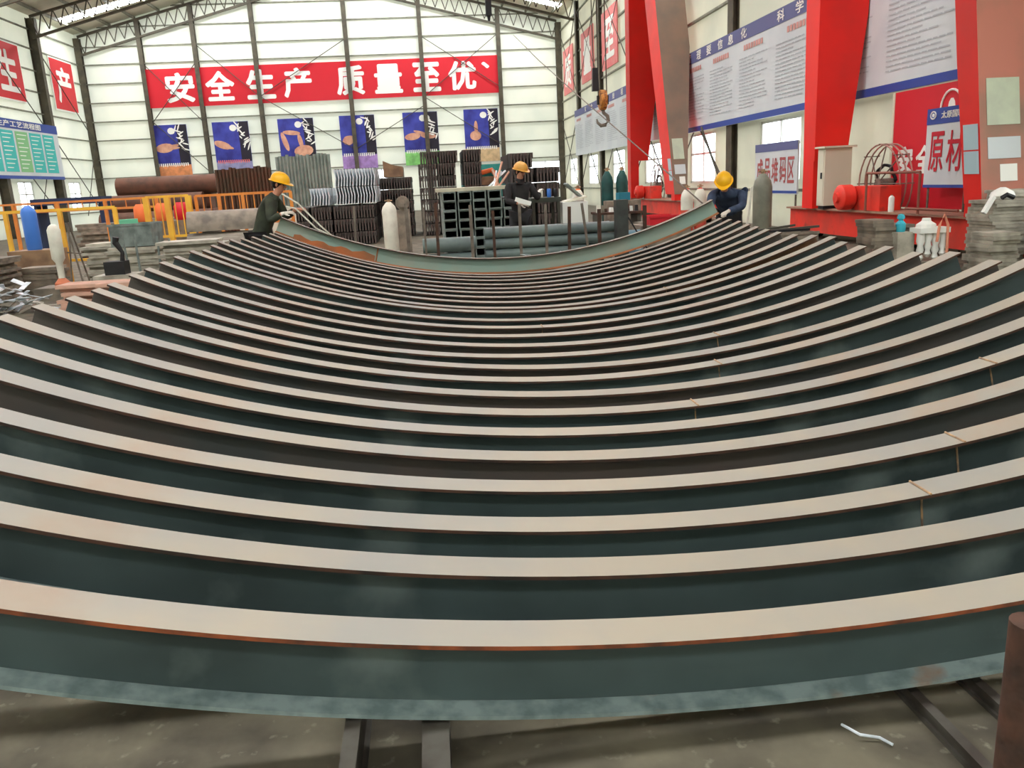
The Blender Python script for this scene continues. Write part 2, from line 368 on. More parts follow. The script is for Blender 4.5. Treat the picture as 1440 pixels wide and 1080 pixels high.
# windows: frames with panes in every opening
gm = bpy.data.materials.new('window_glass'); gm.use_nodes = True; gb = gm.node_tree.nodes['Principled BSDF']
gb.inputs['Transmission Weight'].default_value = 1; gb.inputs['Roughness'].default_value = .05; gb.inputs['IOR'].default_value = 1.1; gb.inputs['Base Color'].default_value = (.95, .97, .97, 1)
m_wfrm = mat('window_frame', (214, 214, 206))
wn = [0]
def window(pt, u, w_, z0, z1):
    """pt = centre on the wall plane, u = direction along the wall"""
    wn[0] += 1; u = Vector(u); n = Vector((u.y, -u.x, 0)); p = MB(); c0 = Vector(pt)
    for a in (-w_/2+.03, 0, w_/2-.03): p.bar(c0+u*a+Vector((0, 0, z0)), c0+u*a+Vector((0, 0, z1)), .06, .06)
    for z in (z0+.03, (z0+z1)/2+.15, z1-.03): p.bar(c0-u*w_/2+Vector((0, 0, z)), c0+u*w_/2+Vector((0, 0, z)), .06, .06)
    o = p.build('window_%d' % wn[0], m_wfrm); o['kind'] = 'structure'
    for s_ in (-1, 1):
        q = MB(); q.bar(c0+u*s_*(w_/4)+Vector((0, 0, z0+.05)), c0+u*s_*(w_/4)+Vector((0, 0, z1-.05)), w_/2-.06, .008) if abs(u.x) > .5 else \
            q.bb(c0.x-.004, c0.x+.004, c0.y+s_*w_/4-w_/4+.03, c0.y+s_*w_/4+w_/4-.03, z0+.05, z1-.05)
        q.build('pane', gm, o)
for a, b_ in wb_h: window(((a+b_)/2, YB+.06, 0), (1, 0, 0), b_-a, *ZB)
for a, b_ in rt_h: window((XR+.06, (a+b_)/2, 0), (0, 1, 0), b_-a, *ZB)
for a, b_ in lf_h: window((XL-.06, (a+b_)/2, 0), (0, 1, 0), b_-a, *ZB)

# ================================================================== SIGNS
EX, EY, EZv = Vector((1, 0, 0)), Vector((0, 1, 0)), Vector((0, 0, 1))
class Face:                                    # where a sign hangs: u reads left to right, n faces the room
    def __init__(s, u, n): s.u, s.n = Vector(u), Vector(n)
BK = Face((1, 0, 0), (0, -1, 0)); RT = Face((0, -1, 0), (-1, 0, 0)); LT = Face((0, 1, 0), (1, 0, 0))
def panel(F, c, w_, h, M, parent, name, th=.05, lift=0, slope_=0):
    """flat board centred at c"""
    c = Vector(c)+F.n*lift; v = Vector((0, 0, 1)); p = MB()
    q = [(-w_/2, -h/2-slope_*w_/2), (w_/2, -h/2+slope_*w_/2), (w_/2, h/2+slope_*w_/2), (-w_/2, h/2-slope_*w_/2)]
    p.extr(q, c-F.n*th, F.u, v, F.n, th); return p.build(name, M, parent)
# long banner on the end wall
c0 = Vector((-5.65, YB-.115, 8.15))
t = thing('banner', 'long red banner with white characters across the far end wall', 'banner', c0)
panel(BK, c0, 21.9, 2.25, m_sred, t, 'cloth', th=.02, slope_=.004)
CH = [('安', -14.50), ('全', -12.1), ('生', -9.65), ('产', -7.4), ('质', -4.15), ('量', -1.8), ('至', .6), ('优', 2.85)]
for ch, x in CH: text(ch, (x, c0.y, 8.15+(x+5.65)*.004), EX, EZv, BK.n, 1.75, 1.75, m_white, t, 'character', bold=.035)
text('、', (4.35, c0.y, 8.75), EX, EZv, BK.n, .5, .4, m_white, t, 'character', bold=.04)
# six posters under it
PX = [-15.55, -11.8, -7.8, -3.98, 0.0, 3.88]
PT = ['orange', 'pink', 'plain', 'lilac', 'green', 'sand']
PC = [(232, 150, 96), (150, 150, 190), (110, 106, 170), (176, 140, 204), (140, 214, 120), (214, 184, 140)]
PL = ['blue poster showing an open palm above an orange strip, leftmost on the end wall',
      'blue poster showing a pointing finger, second from the left on the end wall',
      'blue poster showing two hands framing a rectangle, third on the end wall',
      'blue poster showing a small fist above a lilac strip, fourth on the end wall',
      'blue poster showing two hands touching above a green strip, fifth on the end wall',
      'blue poster showing a raised thumb above a sand-coloured strip, rightmost on the end wall']
def blob(cx, cz, rx, rz, rot=0, n=14):
    return [(cx+rx*math.cos(a)*math.cos(rot)-rz*math.sin(a)*math.sin(rot), cz+rx*math.cos(a)*math.sin(rot)+rz*math.sin(a)*math.cos(rot)) for a in [2*math.pi*k/n for k in range(n)]]
HANDS = [[(-.35, .1, .55, .28, .1), (.15, .2, .4, .09, .2), (.15, .08, .42, .08, .05)],
         [(-.6, .1, .55, .22, -.35), (-.2, -.06, .28, .09, -.3)],
         [(-.75, .1, .16, .6, .3), (-.3, .62, .55, .14, -.1), (.35, -.5, .6, .35, .1), (.2, .1, .14, .45, .2)],
         [(-.65, -.05, .34, .26, 0), (-.6, .16, .3, .1, .1)],
         [(-.55, 0, .5, .22, .1), (.0, .2, .5, .1, -.3), (.45, .02, .5, .18, -.1)],
         [(-.4, -.15, .36, .3, 0), (-.35, .35, .12, .42, 0)]]
for i, x in enumerate(PX):
    zc = 4.35+.03*i; c0 = Vector((x, YB-.125, zc))
    t = thing('poster', PL[i], 'poster', c0, 'blue posters on the end wall')
    panel(BK, c0, 2.2, 3.25, m_pblue, t, 'print_sheet', th=.03)
    panel(BK, c0+Vector((.78, 0, .42)), .62, 2.38, m_pdark, t, 'dark_strip', th=.004, lift=.004)
    panel(BK, c0+Vector((0, 0, -1.2)), 2.2, .84, mat('poster_base_'+PT[i], PC[i], tuple(int(q*.82) for q in PC[i]), scale=2.5), t, 'coloured_strip', th=.004, lift=.004)
    hnd = MB()
    for k, q in enumerate(HANDS[i]): hnd.extr([(max(-1.08, min(1.08, a)), b_) for a, b_ in blob(*q)], c0+BK.n*(.010+.001*k)+Vector((0, 0, .15)), EX, EZv, BK.n, .001)
    hnd.build('printed_hand', m_pskin, t)
    br = MB(); rnd = random.Random(i)
    for k in range(13):                        # brush-written strokes, as the photograph shows them
        cx = .5+.4*k/13+rnd.uniform(-.16, .16); cz = 1.45-.11*k; L_ = rnd.uniform(.12, .3)
        br.extr(blob(cx, cz, L_, .045, rnd.choice((-.9, .5, -.3, 1.2)), 8), c0+BK.n*(.016+.0006*k), EX, EZv, BK.n, .0004)
    br.extr(blob(.15, 1.25, .22, .2, 0, 10), c0+BK.n*.014, EX, EZv, BK.n, .001)
    br.build('brush_strokes', m_white, t)
    st = MB()
    for k in range(16): st.extr([(-1.0+k*.125, -.86+rnd.uniform(-.06, .05)), (-.93+k*.125, -.86), (-.93+k*.125, -.68), (-1.0+k*.125, -.66)], c0+BK.n*.010, EX, EZv, BK.n, .001)
    st.build('printed_heading', m_white if i != 1 else m_sred2, t)
# red boards left wall
for ch, y, lab in (('生', 45.4, 'red board with a white character, nearer one on the left wall'), ('产', 51.95, 'red board with a white character, farther one beside the left corner')):
    c0 = Vector((XL+.16, y, 8.1)); t = thing('sign_board', lab, 'sign', c0, 'red boards on the left wall')
    panel(LT, c0, 3.1, 2.85, m_white, t, 'border', th=.05); panel(LT, c0, 2.95, 2.7, m_sred, t, 'red_face', th=.01, lift=.012)
    text(ch, c0+LT.n*.02, LT.u, EZv, LT.n, 2.0, 2.0, m_white, t, 'character', bold=.03)
for ch, y, lab in (('质', 51.9, 'faded red board with white character, farthest on the right wall'), ('量', 45.9, 'faded red board with white character, middle one on the right wall'), ('至', 40.5, 'faded red board with white character, nearest one left of the far crane leg')):
    c0 = Vector((XR-.15, y, 7.85)); t = thing('sign_board', lab, 'sign', c0, 'red boards on the right wall')
    panel(RT, c0, 3.3, 2.6, m_sred2, t, 'red_face', th=.05)
    text(ch, c0, RT.u, EZv, RT.n, 2.1, 1.8, m_white, t, 'character', bold=.03)
# blue and teal plan board on the left wall
c0 = Vector((XL+.52, 45.0, 4.25)); t = thing('notice_board', 'wide white board with teal and green columns under a blue heading', 'board', c0)
panel(LT, c0, 8.0, 2.8, m_board, t, 'board_face', th=.06)
panel(LT, c0+Vector((0, 0, 1.2)), 8.0, .44, m_blue, t, 'heading_strip', th=.01, lift=.012)
panel(LT, c0+Vector((0, 0, -1.33)), 8.0, .16, m_blue, t, 'foot_strip', th=.01, lift=.012)
text('生产工艺流程图', c0+Vector((.02, -.3, 1.2)), LT.u, EZv, LT.n, 4.6, .3, m_white, t, bold=.02)
for k in range(5):
    yy = 2.75-k*1.5
    panel(LT, c0+Vector((0, yy, -.1)), 1.3, 1.95, mat('chart_teal' if k != 2 else 'chart_green', (64, 186, 178) if k != 2 else (130, 190, 130)), t, 'chart_column', th=.006, lift=.010)
    ln = MB()
    for r in range(9): ln.bb(c0.x+.016, c0.x+.018, c0.y+yy-.5, c0.y+yy+.5-(r % 3)*.2, c0.z+.7-r*.2, c0.z+.74-r*.2)
    ln.build('printed_lines', m_white, t, kind='stuff')
# the long rule boards on the right wall
def rule_board(y_far, y_near, lab, chars, red_heads=True, foot=True, faded=True):
    yc, w_ = (y_far+y_near)/2, y_far-y_near; c0 = Vector((XR-.27, yc, 4.05))
    t = thing('rule_board', lab, 'board', c0, 'blue-headed rule boards on the right wall')
    panel(RT, c0, w_, 2.5, m_board, t, 'board_face', th=.06)
    panel(RT, c0+Vector((0, 0, 1.08)), w_, .36, m_bluef if faded else m_blue, t, 'heading_strip', th=.01, lift=.012)
    if foot: panel(RT, c0+Vector((0, 0, -1.17)), w_, .16, m_blue, t, 'foot_strip', th=.01, lift=.012)
    for ch, y in chars: text(ch, (c0.x-.016, y, c0.z+1.08), RT.u, EZv, RT.n, .42, .27, m_white, t, 'character', bold=.02)
    n = max(1, round(w_/2.6)); cw = w_/n; ln = MB(); hd = MB(); rnd = random.Random(int(y_far))
    for k in range(n):
        ya = y_far-(k+.12)*cw; yb = y_far-(k+.9)*cw
        hd_y = ya-.4*rnd.random(); x = c0.x-.012
        for q in range(8): hd.bb(x-.003, x-.001, hd_y-.25-.17*q-.12, hd_y-.25-.17*q, c0.z+.62, c0.z+.76)
        for r in range(15):
            e = yb+(ya-yb)*rnd.choice((0, 0, .15, .4)); z = c0.z+.42-r*.092; y = ya
            while y > e+.1:
                L_ = rnd.uniform(.12, .35); ln.bb(x-.003, x-.001, max(e, y-L_), y, z, z+.026); y -= L_+.05
    ln.build('printed_lines', m_tgrey, t, kind='stuff'); hd.build('printed_heading', m_trede, t, kind='stuff')
    return t
rule_board(49.4, 30.0, 'pale rule board with faded heading, farthest on the right wall before the far crane legs', [(c_, 46.0-i*1.7) for i, c_ in enumerate('安全操作规程')], foot=False)
rule_board(28.7, 18.9, 'large rule board with blue heading between the far crane and tall red leg', [(c_, y) for c_, y in zip('管理要信息化科学', (28.0, 27.0, 26.05, 25.05, 24.2, 23.2, 20.8, 19.75))])
rule_board(18.8, 13.6, 'large rule board nearest the camera behind the tall red crane legs', [(c_, y) for c_, y in zip('规范', (17.8, 16.0))], faded=False)
# red safety board low on the right wall
c0 = Vector((XR-.27, 13.6, 1.72)); t = thing('safety_board', 'big red board with white characters low on the right wall', 'board', c0)
panel(RT, c0, 3.8, 2.1, m_sred, t, 'red_face', th=.05); panel(RT, c0+Vector((0, 1.93, 0)), .07, 2.1, m_cab, t, 'edge_trim', th=.06, lift=.012)
for ch, y in (('安', 15.05), ('全', 14.45)): text(ch, (c0.x, y, 1.53), RT.u, EZv, RT.n, .50, .50, m_white, t, 'character', bold=.03)
p = MB(); p.tube([(c0.x-.012, 13.75+.28*math.cos(a), 2.37+.28*math.sin(a)) for a in [2*math.pi*k/24 for k in range(25)]], .02, 6); p.build('ring_mark', m_white, t)
p = MB(); p.extr(blob(0, 0, .1, .16, 0, 10), (c0.x, 13.75, 2.36), RT.u, EZv, RT.n, .004); p.build('ring_centre', m_white, t)
# white 'raw material' sign
c0 = Vector((8.68, 13.36, 1.70)); t = thing('material_sign', 'white sign with two large red characters and blue header beside the near crane leg', 'sign', c0)
panel(RT, c0, 1.16, 1.30, m_board, t, 'board_face', th=.03)
panel(RT, c0+Vector((0, 0, .52)), 1.16, .26, m_blue, t, 'header', th=.006, lift=.008)
panel(RT, c0+Vector((0, 0, -.63)), 1.16, .05, m_blue, t, 'foot_strip', th=.006, lift=.008)
text('原', c0+Vector((-.002, .26, -.06)), RT.u, EZv, RT.n, .40, .66, m_tred, t, 'character', bold=.015)
text('材', c0+Vector((-.002, -.24, -.06)), RT.u, EZv, RT.n, .42, .66, m_tred, t, 'character', bold=.015)
text('太原国联', c0+Vector((-.010, -.12, .53)), RT.u, EZv, RT.n, .58, .12, m_white, t, bold=.02)
p = MB(); p.tube([(c0.x-.012, c0.y+.40+.075*math.cos(a), c0.z+.54+.06*math.sin(a)) for a in [2*math.pi*k/16 for k in range(17)]], .012, 6); p.extr(blob(0, 0, .035, .03), (c0.x-.008, c0.y+.40, c0.z+.54), RT.u, EZv, RT.n, .006); p.build('emblem', m_white, t)
for dy in (-.5, .5):
    p = MB(); p.cyl((c0.x+.05, c0.y+dy, 0), (c0.x+.05, c0.y+dy, c0.z+.6), .02, n=8); p.build('post', m_postg, t)
# finished-goods area board
c0 = Vector((9.0-.25, 20.4, 1.50)); t = thing('area_board', 'small board with a row of red characters under a grey-blue header', 'board', c0)
panel(RT, c0, 2.55, 1.25, m_board, t, 'board_face', th=.04); panel(RT, c0+Vector((0, 0, .52)), 2.55, .2, m_bluef, t, 'header', th=.006, lift=.008)
panel(RT, c0+Vector((0, 0, -.57)), 2.55, .06, m_blue, t, 'foot_strip', th=.006, lift=.008)
for i, ch in enumerate('成品堆码区'): text(ch, c0+Vector((0, .95-i*.47, -.05)), RT.u, EZv, RT.n, .38, .62, mat('print_red_faded', (176, 86, 84)), t, 'character', bold=.015)
for dy in (-1.1, 1.1):
    p = MB(); p.cyl((c0.x+.06, c0.y+dy, 0), (c0.x+.06, c0.y+dy, c0.z+.6), .025, n=8); p.build('post', m_postg, t)

# ================================================================== THE CURVED BEAMS
R0, CX, Z0, BH, FW, TH, TW = 7.1, 1.0, .30, .215, .13, .012, .009
# depth, radius, tilt, left tip, right tip of every beam in the row
BEAMS = [(1.939, 7.31, 0.010, -2.02, 3.80), (2.313, 7.23, 0.001, -2.02, 3.80), (2.650, 7.19, 0.004, -2.02, 3.80), (3.026, 7.24, 0.001, -2.02, 3.80), (3.393, 7.19, -0.003, -2.02, 3.80), (3.757, 7.21, -0.004, -2.02, 3.80), (4.109, 7.26, -0.008, -2.06, 3.80), (4.486, 7.40, -0.012, -2.06, 3.80), (4.870, 7.17, -0.003, -2.05, 3.80), (5.210, 7.34, -0.011, -2.04, 3.80), (5.604, 7.27, 0.001, -2.09, 3.77), (5.986, 7.20, -0.004, -2.08, 3.72), (6.397, 7.18, 0.000, -2.11, 3.73), (6.794, 7.24, -0.005, -2.12, 3.72), (7.174, 7.21, -0.008, -2.12, 3.75), (7.652, 7.38, -0.017, -2.12, 3.88), (7.910, 7.20, -0.013, -2.08, 3.82), (8.313, 7.22, -0.016, -2.10, 3.81), (8.721, 7.22, -0.015, -2.13, 3.81), (9.107, 7.20, -0.017, -2.10, 3.84), (9.469, 7.16, -0.017, -2.06, 3.86), (9.863, 7.18, -0.021, -2.03, 3.91), (10.300, 7.18, -0.024, -1.99, 3.97), (10.690, 7.17, -0.025, -1.98, 3.99), (11.008, 7.13, -0.023, -1.97, 3.97)]
def arc_beam(Y, xl, xr, tilt, z0, mats, name_lab, edge=None, cat='beam', group='curved beams in the row', R=R0, lean=0.0):
    """I-section bent about its strong axis, standing as a shallow U; built round its lowest point"""
    edge = edge or m_edge; base = Vector((CX, Y, z0-BH)); t = thing('curved_beam', name_lab, cat, base, group)
    a0, a1 = math.asin((xl-CX)/R), math.asin((xr-CX)/R); n = 56
    A = [a0+(a1-a0)*k/n for k in range(n+1)]
    def pt(a, r, y):                           # r measured from the inner (top) surface outwards
        rr = R+r; x = CX+rr*math.sin(a); z = z0+R-rr*math.cos(a); return Vector((x, Y+y, z+tilt*(x-CX)))
    def sweep(prof, name, ms, mi):
        p = MB(); k = len(prof); vs = [pt(a, r, y) for a in A for y, r in prof]; fs = []; mm = []
        for i in range(n):
            for j in range(k): fs.append((i*k+j, i*k+(j+1) % k, (i+1)*k+(j+1) % k, (i+1)*k+j)); mm.append(mi[j])
        fs += [tuple(range(k)), tuple(range(n*k, (n+1)*k))]; mm += [mi[0], mi[0]]
        p.add(vs, fs, mm); return p.build(name, ms, t)
    h = FW/2
    sweep([(-h, 0), (h, 0), (h, TH), (-h, TH)], 'upper_flange', [mats[0], edge], [0, 1, 1, 1])
    sweep([(-h, BH-TH), (-.012, BH-TH-.006), (.012, BH-TH-.006), (h, BH-TH), (h, BH), (-h, BH)], 'lower_flange', [mats[2], m_edge], [0, 0, 0, 0, 1, 0])
    sweep([(-TW/2, TH), (TW/2, TH), (TW/2, BH-TH), (-TW/2, BH-TH)], 'web', [mats[1]], [0, 0, 0, 0])
    t['_p'] = 0
    return t, pt
def seam(t, pt, x, Y, R=R0):
    a = math.asin((x-CX)/R); p = MB(); h = FW/2+.002
    q = [pt(a, -.003, -h), pt(a, -.003, h)]; p.cyl(q[0], q[1], .0045, n=6)
    p.cyl(pt(a, TH, -TW/2-.002), pt(a, BH-TH, -TW/2-.002), .004, n=6); p.build('weld_seam', m_weld, t)
extra = {0: ', rust-edged, its whole face and lower flange in view', 1: ', with dark rubbing marks on its web', 3: ', with a weld seam on its right arm'}
for i, (Y, Ri, ti, xl_, xr_) in enumerate(BEAMS):
    if i == 0: lab = 'nearest curved steel beam, rust-edged, its full web and lower flange in view'
    else: lab = '%s curved steel I-beam counting back from the camera%s' % (ORD[i], {1: ', rubbed dark web', 3: ', weld seam on right', 5: ', weld seam and rust spot on right', 16: ', orange rust on its web'}.get(i, ''))
    web = m_webR if i == 16 else (m_webB if i in (4, 7, 9, 11, 13, 18, 21) else m_web)
    t, pt = arc_beam(Y, xl_, xr_, ti, Z0, [m_flng, web, m_lower], lab, edge=m_edgeo if i == 0 else None, R=Ri)
    for x in {3: [2.1], 5: [2.75], 6: [1.35], 8: [1.75], 10: [2.0], 13: [.9], 2: [1.72], 16: [2.3]}.get(i, []): seam(t, pt, x, Y, Ri)
t, pt = arc_beam(11.52, -1.96, 4.02, -.018, .475, [m_flng, m_webT, m_rust], 'farthest curved beam with pale teal web and rust stain, held up by two workers', R=6.9)
p = MB()                                        # the rust-stained doubler on its left arm
a0, a1 = math.asin((-1.75-CX)/6.9), math.asin((-.72-CX)/6.9); n = 14
vs = []
for k in range(n+1):
    a = a0+(a1-a0)*k/n; top_r = BH-TH-.05-.05*(k/n)-.02*math.sin(k*1.7)
    vs += [pt(a, top_r, -TW/2-.003), pt(a, BH-TH, -TW/2-.003)]
p.add(vs, [(2*k, 2*k+1, 2*k+3, 2*k+2) for k in range(n)]); p.build('rust_stain', m_rust, t, label='orange rust patch')
p = MB(); a = math.asin((-.70-CX)/6.9); p.cyl(pt(a, TH, -.008), pt(a, BH-TH, -.008), .012, n=6); p.build('weld_seam', m_rust, t)
# supports under the rows
def botz(x): return Z0-BH+R0-math.sqrt(R0*R0-(x-CX)**2)
def rail(x, w_, y0, y1, lab, M=m_rail, h=None):
    z = botz(x)-.035 if h is None else h
    p = MB(); p.bb(x-w_/2, x+w_/2, y0, y1, z-.012, z); p.bb(x-.006, x+.006, y0, y1, .012, z-.012); p.bb(x-w_/2, x+w_/2, y0, y1, 0, .012)
    return single(p, 'support_rail', M, lab, 'rail', 'rails under the curved beams')
rail(-.285, .04, 1.2, 12.0, 'left steel rail of the pair under the beams at bottom centre')
rail(-.075, .07, 1.2, 12.0, 'right, wider steel rail of the pair under the beams at bottom centre')
rail(1.27, .03, .9, 12.0, 'dark steel rail under the beams at bottom right, left one of two', h=.05)
rail(1.47, .03, .9, 12.0, 'dark steel rail under the beams at bottom right, beside the rusty post', h=.05)
for x in (-1.7, 2.9):                          # hidden cross bearers that carry the arms
    p = MB(); z = botz(x)-.04
    for yy in (2.6, 5.5, 8.5, 10.9): p.bb(x-.03, x+.03, yy-.03, yy+.03, 0, z-.04)
    p.bb(x-.04, x+.04, 1.95, 11.1, z-.04, z)
    single(p, 'trestle', m_rail, 'low steel trestle under the %s arms of the beams' % ('left' if x < 0 else 'right'), 'trestle')
p = MB(); p.bb(.2, .5, 11.42, 11.62, 0, .255); single(p, 'timber_block', m_wood, 'timber block under the farthest curved beam, left one', 'block')
p = MB(); p.bb(1.6, 1.9, 11.42, 11.62, 0, .27); single(p, 'timber_block', m_wood, 'timber block under the farthest curved beam, right one', 'block')
# rusty post at the right edge
t = thing('steel_post', 'rusty steel post at the bottom right edge of the photo', 'post', (1.175, 1.40, 0))
p = MB(); p.cyl((1.175, 1.40, .01), (1.175, 1.40, .57), .042, n=16); p.build('shaft', m_rpost, t, smooth=True)
p = MB(); p.bb(1.12, 1.24, 1.33, 1.47, 0, .012); p.build('foot_plate', m_rpost, t)
# litter on the floor
for x, y, a, L_, M, lab in ((-.93, 2.26-.35, .5, .05, mat('chip_tan', (190, 160, 110)), 'tan wood chip on the concrete, leftmost'), (-.44, 1.86, -.4, .035, m_white, 'white cigarette end on the concrete beside the rails'), (-.19, 1.80, .8, .03, mat('chip_tan', (0, 0, 0)), 'small tan chip between the two front rails')):
    p = MB(); p.box((x, y, .004), (L_, .012, .008), a); single(p, 'litter_chip', M, lab, 'litter')
p = MB(); p.tube([(1.03, 1.86, .01), (1.05, 1.80, .02), (1.10, 1.79, .012), (1.12, 1.76, .01)], .004, 6)
single(p, 'bent_wire', m_silv, 'short bent wire on the concrete by the right rail', 'wire')
p = MB(); p.bb(-.50, -.40, 1.3, 1.86, 0, .02); single(p, 'flat_bar', m_rail, 'short flat steel bar on the concrete left of the rails', 'bar')

# ================================================================== RACK BEHIND THE BEAMS
p = MB(); p.bb(-1.6, 4.3, 12.15, 12.55, 0, .28); single(p, 'rack_sill', m_sill, 'long pale sill carrying the row of thin posts behind the beams', 'sill')
PD = [(.64, 1.20, .045, 0, 'grey'), (.97, 1.10, .04, 0, 'brown'), (1.37, 1.17, .04, 0, 'grey'), (1.76, 1.15, .04, 0, 'grey'), (2.12, 1.10, .045, .02, 'brown'), (2.31, 1.14, .035, -.1, 'leaning'), (2.57, 1.04, .05, 0, 'brown'), (3.27, 1.06, .05, 0, 'brown'), (-1.05, 1.28, .03, .03, 'thin'), (-.30, 1.27, .05, 0, 'grey'), (-.05, 1.2, .03, 0, 'thin'), (.13, 1.26, .045, 0, 'brown')]
PD.sort()
for k, (x, z, w_, ln_, c_) in enumerate(PD):
    p = MB(); p.bar((x-ln_, 12.35, .28), (x, 12.35, z), w_, w_); 
    p.bb(x-ln_-.05, x-ln_+.05, 12.3, 12.4, .28, .295)
    single(p, 'rack_post', m_postg if c_ != 'brown' else m_rpost, '%s upright rack post from the left behind the farthest beam' % ORD[k], 'post', 'thin upright posts behind the beams')
p = MB(); p.bb(2.82, 3.0, 12.27, 12.45, .28, 1.16); single(p, 'rack_post', mat('post_dark', (62, 66, 62), (50, 50, 48), scale=5), 'thick dark upright post behind the farthest beam', 'post')
p = MB(); p.bb(2.98, 3.02, 12.3, 12.34, .28, .30); p.bar((2.99, 12.25, .9), (3.35, 12.25, .3), .02, .02); single(p, 'stay_bar', m_black, 'thin black bar leaning right of the thick dark post', 'bar')
# wire coils at the post feet
for x in (1.45, 1.95, 2.7, 3.2):
    p = MB(); rnd = random.Random(int(x*10)); q = [(x+rnd.uniform(-.14, .14), 12.28+rnd.uniform(-.05, .05), .3+rnd.uniform(0, .16)) for _ in range(14)]
    p.tube(q, .005, 5); single(p, 'wire_tangle', m_silv, 'small tangle of wire at the foot of the rack posts, %s' % {1.45: 'leftmost', 1.95: 'second', 2.7: 'third', 3.2: 'rightmost'}[x], 'wire')
# pipes lying behind the posts
def pipe(x0, x1, y, z, r, M, lab, grp, n=18):
    q = MB(); L_ = x1-x0
    q.lathe((x0, y, z), [(r*.86, .02), (r*.86, 0), (r, 0), (r, L_), (r*.86, L_), (r*.86, L_-.02)], n, axis='X'); return single(q, 'steel_pipe', M, lab, 'pipe', grp, smooth=True)
for r_ in range(5):
    for y in (12.80, 12.98):
        rear = y > 12.9
        pipe(.86, 2.80+.04*r_-.1*rear, y, .085+r_*.165, .08, m_pipe, ORD[r_]+' grey-green pipe up in the centre pile, %s row' % ('rear' if rear else 'front'), 'centre pile of pipes')
for r_ in range(3):
    pipe(-.1, .62+.05*r_, 12.88, .12+r_*.24, .115, m_pipe, ['lowest', 'middle', 'topmost'][r_]+' thick grey pipe in the short pile left of the centre pile', 'short pile of thick pipes')
    pipe(3.06, 4.0-.1*r_, 12.95, .12+r_*.22, .105, m_pipeb, ['lowest', 'middle', 'topmost'][r_]+' bluish pipe right of the thick dark post', 'bluish pipes')
# square hollow sections stacked behind, open ends to us
sec = MB(); W_, H_, T_ = .25, .17, .022
sec.bb(-W_/2, W_/2, 0, 2.4, 0, T_); sec.bb(-W_/2, W_/2, 0, 2.4, H_-T_, H_); sec.bb(-W_/2, -W_/2+T_, 0, 2.4, T_, H_-T_); sec.bb(W_/2-T_, W_/2, 0, 2.4, T_, H_-T_)
sec.bb(-W_/2+T_, W_/2-T_, 2.38, 2.4, T_, H_-T_, mi=1)  # dark end plate standing in for the shade inside the section
proto = None
for c_ in range(5):
    for r_ in range(8 if c_ != 4 else 7):
        loc = (.43+c_*.28+random.uniform(-.01, .01), 15.5+random.uniform(-.08, .08), r_*.172)
        if proto is None:
            proto = sec.build('hollow_section', [m_tube, m_dark]); proto.location = loc; o = proto
        else: o = proto.copy(); COL.objects.link(o); o.location = loc
        tag(o, 'open hollow section behind the pipes, %s column from the left, %s up' % (ORD[c_], ORD[r_]), 'tube', 'hollow sections behind the pipes')
p = MB(); p.bb(.2, 1.75, 15.6, 17.6, 1.378, 1.44); single(p, 'cover_plate', m_sill, 'pale cover board lying on top of the hollow sections', 'board')
# ---- bundles of rolled profiles seen end-on
def bundle_proto(kind, n=7, w_=.56, h=.34, L_=2.5):
    t = thing('profile_bundle', 'x', 'bundle', (0, 0, 0)); M = [m_blk, m_blkl] if kind == 'black' else [m_silv, m_dark]
    q = MB(); d = w_/n*.5
    # nested channel section: two legs and a web, drawn in x,z and extruded in y
    if kind == 'black': poly = [(-d*.9, 0), (d*.25, 0), (d*.25, h*.84), (d*.5, h*.84), (d*.5, h*.6), (d*.9, h*.6), (d*.9, h), (-d*.9, h)]
    else: poly = [(-d*.9, h), (-d*.2, h), (d*.6, h*.5), (-d*.1, 0), (-d*.8, 0), (0, h*.5)]
    for k in range(n):
        cx = -w_/2+w_*(k+.5)/n
        if k == 0:
            q.extr(poly, (0, 0, 0), (1, 0, 0), (0, 0, 1), (0, 1, 0), L_)
            first = q.build('steel_profile', M, t)
            # light sheared end faces
            first.data.polygons[0].material_index = 1 if kind == 'black' else 0
            first.location = (cx, 0, 0)
        else:
            c_ = first.copy(); COL.objects.link(c_); c_.parent = t; c_.location = (cx, (k % 3)*.02, 0)
    s_ = MB(); s_.bb(-w_/2, w_/2, .5, .54, h, h+.012); s_.bb(-w_/2-.012, -w_/2, .5, .54, 0, h+.012); s_.bb(w_/2, w_/2+.012, .5, .54, 0, h+.012)
    s_.build('strap', m_rod, t)
    return t
used = {}
def bundle(kind, x, y, z, lab, grp):
    if kind not in used: t = bundle_proto(kind); used[kind] = t
    else: t = copy_tree(used[kind])
    t.location = (x, y, z); t.scale = (1, 1, 1.35 if kind == 'silver' else 1); tag(t, lab, 'bundle', grp); return t
def bstack(kind, xs, y, zs, where, grp, M=m_blk):
    for i, x in enumerate(xs):
        for j, z in enumerate(zs): bundle(kind, x, y+random.uniform(-.05, .05), z, '%s, %s%s up' % (where, (ORD[i]+' column, ') if len(xs) > 1 else '', ORD[j]) if len(zs) > 1 or len(xs) > 1 else where, grp)
bstack('black', (-1.25, -.68), 26.3, [.02+.36*k for k in range(5)], 'dark profile bundle, left stack near the cream cylinder', 'left stack of dark bundles')
bstack('black', (.12, .70), 26, [.02+.36*k for k in range(6)], 'dark profile bundle, middle stack below the fifth poster', 'middle stack of dark bundles')
bundle('black', .78, 26, 2.18, 'dark profile bundle topping the middle stack, right one of two', 'top bundles'); bundle('black', .2, 26.1, 2.18, 'dark profile bundle topping the middle stack, left one of two', 'top bundles')
bstack('black', (1.5,), 26, [.02+.36*k for k in range(7)], 'dark profile bundle, narrow stack right of the middle one', 'narrow stack of dark bundles')
bstack('black', (2.09,), 26, [.02+.36*k for k in range(4)], 'dark profile bundle, low stack by the teal crate', 'low stack of dark bundles')
